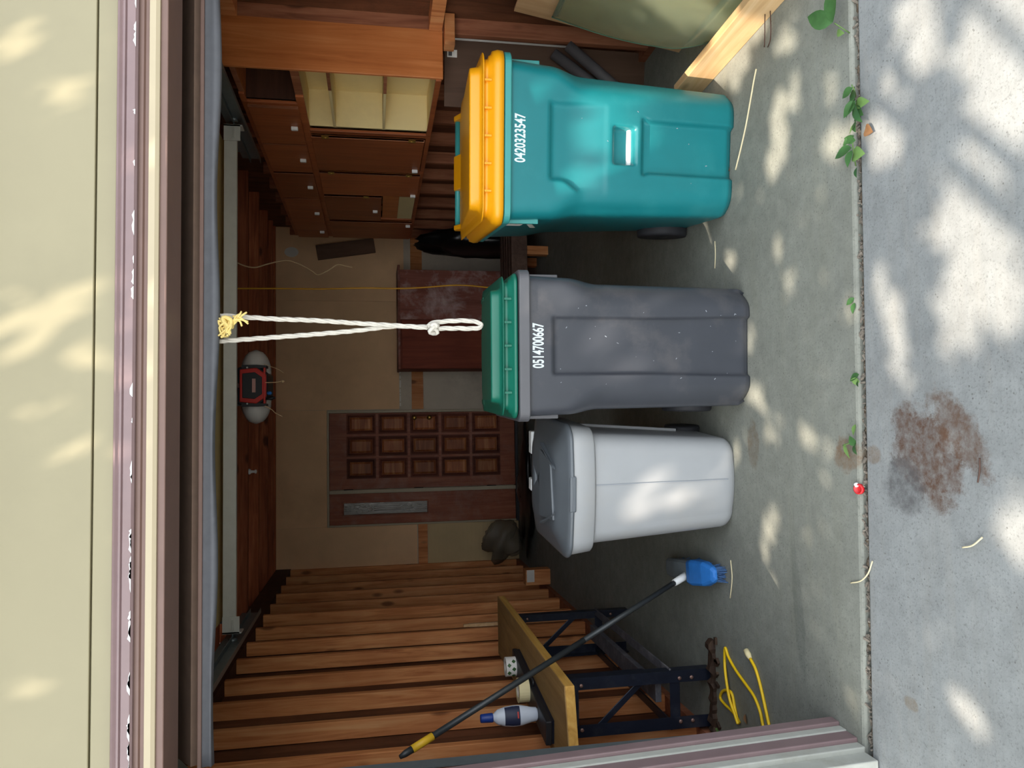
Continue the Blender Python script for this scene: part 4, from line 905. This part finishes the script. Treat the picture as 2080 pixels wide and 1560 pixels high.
for i in range(NU):
    for j in range(NV):
        q = (i * K + j, (i + 1) * K + j, (i + 1) * K + j + 1, i * K + j + 1); ff += [q, tuple(T + k for k in reversed(q))]
for i in range(NU): ff += [(i * K, (i + 1) * K, T + (i + 1) * K, T + i * K), (i * K + NV, (i + 1) * K + NV, T + (i + 1) * K + NV, T + i * K + NV)]
for j in range(NV): ff += [(j, j + 1, T + j + 1, T + j), (NU * K + j, NU * K + j + 1, T + NU * K + j + 1, T + NU * K + j)]
m.add(vv, ff, True); m.build('pane', 'green_glass', gp)
m = MB(); m.tube([gpt(1, j / NV, .0035) for j in range(NV + 1)], .0042, 6); m.build('far_edge', 'glass_edge', gp)
def leaning(name, mat, x, y, w, h, th, ang_y, rz, label, cat='board', z=0.0):
    m = MB(); m.box((-w / 2, -th / 2, 0), (w / 2, th / 2, h)); o = m.build(name, mat, loc=(x, y, z), bevel=.002); o.rotation_euler = (ang_y, 0, rz); tag(o, label, cat); return o
pl = leaning('plywood_offcut', 'ply', 2.04, 3.22, .60, .95, .018, radians(-13), radians(-88), 'pale plywood offcut leaning on the right wall above the glass')
pl.rotation_euler = (0, radians(10), 0); m = MB(); m.box((-.009, -.52, 0), (.009, .40, .88)); pl.data = m.mesh('plywood_offcut', 'ply'); pl.location = (1.93, 3.27, .0)
hb = leaning('hardboard_sheet', 'brown_board', 1.985, 4.20, .36, 1.17, .012, radians(0), radians(-12), 'dark brown hardboard sheet with a sticker leaning behind the green cart', 'board')
st_ = MB(); st_.box((-.055, -.0085, 1.125), (-.025, -.0065, 1.160)); 
lab = MB(); lab.box((.085, -.0075, 1.10), (.125, -.006, 1.155)); lo = lab.build('sticker', 'paper_white', hb); mm = MB(); mm.box((.092, -.0082, 1.128), (.118, -.0070, 1.148)); mm.build('barcode', 'pipe_gray', lo)
m = MB(); m.box((.178, -.010, .45), (.188, .010, 1.17)); m.build('white_edge', 'paper_white', hb)
def pipe(p, q, r_, label):
    p, q = Vector(p), Vector(q); t = empty('pipe', p); tag(t, label, 'pipe', 'pipes behind the green cart'); d = (q - p); n_ = 18
    m = MB(); m.tube([(0, 0, 0), d], r_, n_); m.build('tube', 'pipe_gray', t); m = MB(); dn = d.normalized(); m.tube([-dn * .001, dn * .02], r_ * 1.12, n_); m.build('collar', 'black_plastic', t)
pipe((1.70, 3.98, .045), (2.10, 4.02, .50), .030, 'gray plastic pipe leaning behind the green cart, nearer the glass'); pipe((1.72, 4.09, .045), (2.10, 4.12, .56), .030, 'gray plastic pipe leaning behind the green cart, deeper in the garage')
for k, (pp) in enumerate([[(1558, 5), (1548, 15), (1546, 40), (1546, 70), (1545, 95)], [(1560, 0), (1557, 20), (1558, 50), (1557, 80), (1552, 95)]]):
    P = [pz(x, y, .02 + .03 * (1 - abs(i - 2) / 2)) for i, (x, y) in enumerate(pp)]; o0 = P[-1].copy(); m = MB(); m.tube(spline([p - o0 for p in P], 5), .0022, 6); o = m.build('loose_wire', 'dark_wire', loc=o0); tag(o, ['thin dark wire lying against the pale plank', 'thin dark wire curling onto the floor beyond the pale plank'][k], 'wire'); o.location.z = .004

# ------------------------------------------------------------------ back of the garage
oc = empty('old_wardrobe', (1.13, 7.95, 0)); tag(oc, 'old brown wooden cabinet with peeling weathered varnish by the back wall', 'cabinet')
m = MB(); m.box((-.515, .0, .0), (.515, .42, 1.30)); m.build('carcass', 'old_cabinet_dark', oc, bevel=.004)
m = MB(); m.box((-.005, -.018, .05), (.513, -.001, 1.315)); m.build('door', 'old_cabinet', oc, bevel=.004); m = MB(); m.box((-.513, -.016, .05), (-.012, -.001, 1.285)); m.build('door', 'old_cabinet_dark', oc, bevel=.004)
m = MB(); m.box((-.52, -.022, 1.30), (.56, .43, 1.325)); m.build('top', 'old_cabinet', oc, bevel=.004)
def lump(name, c, s, mat, label, cat, seed, amp=.25, n=(26, 16)):
    r = random.Random(seed); ph = [(r.uniform(2, 7), r.uniform(2, 7), r.uniform(2, 7), r.uniform(0, 6)) for _ in range(9)]; m = MB(); rg = []
    for i in range(1, n[1]):
        th = pi * i / n[1]; row = []
        for j in range(n[0]):
            a0 = 2 * pi * j / n[0]; d = Vector((sin(th) * cos(a0), sin(th) * sin(a0), -cos(th))); k = 1 + amp * sum(sin(d.x * p[0] + d.y * p[1] + d.z * p[2] + p[3]) for p in ph) / 4.5 + r.uniform(-.05, .05)
            row.append((d.x * s[0] * k, d.y * s[1] * k, max(0, s[2] + d.z * s[2] * k)))
        rg.append(row)
    m.rings(rg, smooth=True); o = m.build(name, mat, loc=c); tag(o, label, cat); return o
lump('plastic_bag', (-1.19, 8.14, .04), (.21, .20, .20), 'bag_film', 'crumpled clear plastic bag in the back left corner', 'bag', 3)
lump('plastic_sheeting', (-.62, 7.75, 0), (.60, .30, .055), 'bag_black', 'flattened black plastic sheeting on the floor before the back door', 'plastic sheet', 5, .35)
lump('garbage_bag', (1.90, 7.78, .0), (.145, .30, .52), 'bag_black', 'tall black garbage bag under the far end of the wall cabinet', 'bag', 8, .22)
wp = empty('wooden_pallet', (1.62, 7.05, 0)); tag(wp, 'dark weathered wooden pallet on the floor between the carts', 'pallet')
for k in range(5): m = MB(); m.box((-.40, -.05, .30), (.36, .05, .345)); m.build('deck_board', 'pallet_wood', wp, bevel=.003, loc=(0, -.26 + .13 * k, 0))
for x in (-.37, -.02, .33): m = MB(); m.box((x - .03, -.30, .20), (x + .03, .30, .30)); m.build('stringer', 'pallet_wood', wp, bevel=.003)
for x in (-.37, -.02, .33):
    for y in (-.25, .25): m = MB(); m.box((x - .04, y - .04, 0), (x + .04, y + .04, .20)); m.build('block', 'stud_wood', wp, bevel=.003)
m = MB(); m.box((-.40, -.315, .20), (.36, -.302, .345)); m.build('face_board', 'pallet_wood', wp, bevel=.003)
m = MB(); m.box((-.08, -.012, -.31), (.08, .012, .31)); o = m.build('loose_board', 'brown_board', loc=(1.955, 8.42, 1.86), bevel=.003); o.rotation_euler = (0, radians(-9), 0); tag(o, 'dark board hanging crooked on the back wall beside the cabinet', 'board')

# ------------------------------------------------------------------ tree that shades the driveway
def gh(p): return (p.x - p.z * SD.x / SD.z, p.y - p.z * SD.y / SD.z)    # where a sun ray through p meets the ground
GAPS = []  # openings shaped into the unseen foliage so sun lands on chosen patches
def gap(p, rx, ry, rot=0.0): g = gh(p); GAPS.append((g[0], g[1], rx, ry, rot))
def gz(x, y, rv, ru): p = pz(x, y); k = (p - EYE).length / F; gap(p, ru * k, rv * k * 1.7)
def gy(x, y, rv, ru, Y): p = py(x, y, Y); k = (p - EYE).length / F; q = 1.8 if Y > 2.5 else 1.15; gap(p, ru * k * q, rv * k * .5 * q)
for q in [(2040, 70, 60, 140), (2030, 240, 60, 90), (1975, 330, 55, 70), (1965, 450, 55, 65), (2055, 500, 40, 50), (1850, 30, 32, 40), (1880, 95, 28, 50), (1800, 170, 18, 25), (1795, 240, 26, 50), (1802, 300, 30, 36),
          (1582, 275, 22, 72), (1570, 335, 20, 36), (1615, 185, 11, 50), (1600, 70, 22, 40), (1700, 290, 26, 36), (1505, 130, 20, 40), (1540, 60, 18, 30), (1480, 535, 18, 22), (1580, 505, 8, 28), (1605, 570, 16, 28),
          (1525, 690, 11, 26), (1535, 815, 22, 32), (1570, 862, 22, 34), (1635, 890, 15, 34), (1675, 952, 7, 34), (1790, 580, 14, 44), (1812, 640, 20, 50), (1822, 715, 22, 44), (1838, 770, 18, 34), (1720, 640, 13, 30),
          (1940, 620, 36, 60), (1995, 565, 46, 45), (2045, 610, 40, 70), (1930, 690, 24, 30), (1980, 660, 30, 40), (1565, 1065, 20, 34), (1553, 1115, 9, 30), (1568, 1200, 12, 34), (1545, 1180, 6, 25), (1600, 1140, 10, 24),
          (1962, 1440, 26, 34), (1798, 1390, 10, 11), (1803, 1415, 10, 12), (2062, 1075, 30, 60), (1690, 160, 12, 40), (1660, 420, 10, 30)]: gz(*q)
for q in [(1320, 990, 26, 14, 3.2), (1345, 962, 24, 12, 3.2), (1455, 965, 26, 10, 3.2), (1345, 1020, 36, 9, 3.2), (1125, 598, 22, 14, 2.96), (1170, 612, 26, 10, 2.97), (1250, 745, 34, 14, 2.99), (1235, 670, 34, 18, 2.99), (1285, 760, 20, 14, 2.99), (1120, 560, 14, 10, 2.96),
          (1210, 265, 46, 26, 3.03), (1250, 300, 30, 24, 3.03), (1180, 215, 24, 20, 3.0), (1420, 165, 60, 12, 3.0), (1330, 155, 40, 10, 3.0), (1140, 375, 22, 14, 3.05), (1195, 362, 20, 14, 3.05)]: gy(*q)
for q in [(100, 640, 80, 38, 2.29), (150, 590, 50, 34, 2.29), (60, 690, 50, 22, 2.29), (30, 640, 30, 36, 2.29), (90, 735, 30, 10, 2.29), (170, 740, 30, 12, 2.29), (215, 740, 20, 14, 2.28), (40, 845, 42, 16, 2.29), (60, 820, 32, 12, 2.29), (110, 935, 44, 18, 2.29), (150, 905, 40, 12, 2.29), (210, 930, 26, 14, 2.28), (260, 690, 20, 34, 2.27), (262, 760, 20, 20, 2.27), (262, 900, 16, 16, 2.27),
          (115, 1385, 34, 14, 2.29), (15, 1400, 16, 12, 2.29), (45, 1430, 18, 8, 2.29), (10, 1265, 18, 10, 2.29), (60, 60, 40, 24, 2.29), (130, 190, 40, 30, 2.29), (175, 690, 30, 16, 2.29), (245, 1405, 14, 8, 2.27)]: gy(*q)
gap(Vector((1.86, 2.95, .25)), .22, .20); gap(Vector((1.62, 2.95, .07)), .10, .18); gap(Vector((1.62, 3.25, .07)), .08, .10)
def in_gap(gx, gy_):
    for (cx, cy, rx, ry, rot) in GAPS:
        if ((gx - cx) / (rx + .012)) ** 2 + ((gy_ - cy) / (ry + .012)) ** 2 < 1: return True
    return False
tr = empty('shade_tree', (-3.6, -3.4, 0)); tag(tr, 'leafy tree in front of the garage throwing dappled shade', 'tree'); O = Vector(tr.location)
m = MB(); m.tube(spline([(0, 0, -.05), (.05, .1, 1.5), (.0, .3, 3.2), (.35, .8, 4.8), (.8, 1.2, 6.3)], 6), [.20 - .0055 * i for i in range(25)], 14); m.build('trunk', 'bark', tr)
r = random.Random(21)
for k in range(7):
    e = Vector((r.uniform(.6, 3.6), r.uniform(1.6, 4.2), r.uniform(5.6, 6.8))); s0 = Vector((.1, .4, 3.6 + k * .3)); m = MB(); m.tube(spline([s0, s0.lerp(e, .5) + Vector((0, 0, .4)), e], 6), [.06 - .004 * i for i in range(13)], 8); m.build('branch', 'bark', tr)
m = MB(); cnt = 0
for i in range(30000):
    gx = r.uniform(-1.7, 3.4); gyy = r.uniform(.75, 4.9)
    if in_gap(gx, gyy): continue
    h = r.uniform(5.3, 6.7); L = r.uniform(.05, .085)
    c = Vector((gx, gyy, 0)) + SD * (h / SD.z)
    q = Matrix.Rotation(r.uniform(0, 6.28), 3, 'Z') @ Matrix.Rotation(r.uniform(-.8, .8), 3, 'X') @ Matrix.Rotation(r.uniform(-.7, .7), 3, 'Y')
    m.add([c - O + q @ Vector(p) for p in ((0, -L, 0), (L * .42, -.2 * L, .006), (L * .30, L * .55, .004), (0, L, 0), (-L * .30, L * .55, .004), (-L * .42, -.2 * L, .006))], [(0, 1, 2, 3, 4, 5)])
me = bpy.data.meshes.new('foliage'); me.from_pydata(m.v, [], m.f); me.materials.append(MATS['canopy_leaf']); fo = bpy.data.objects.new('foliage', me); COL.objects.link(fo); fo.parent = tr; fo['kind'] = 'stuff'
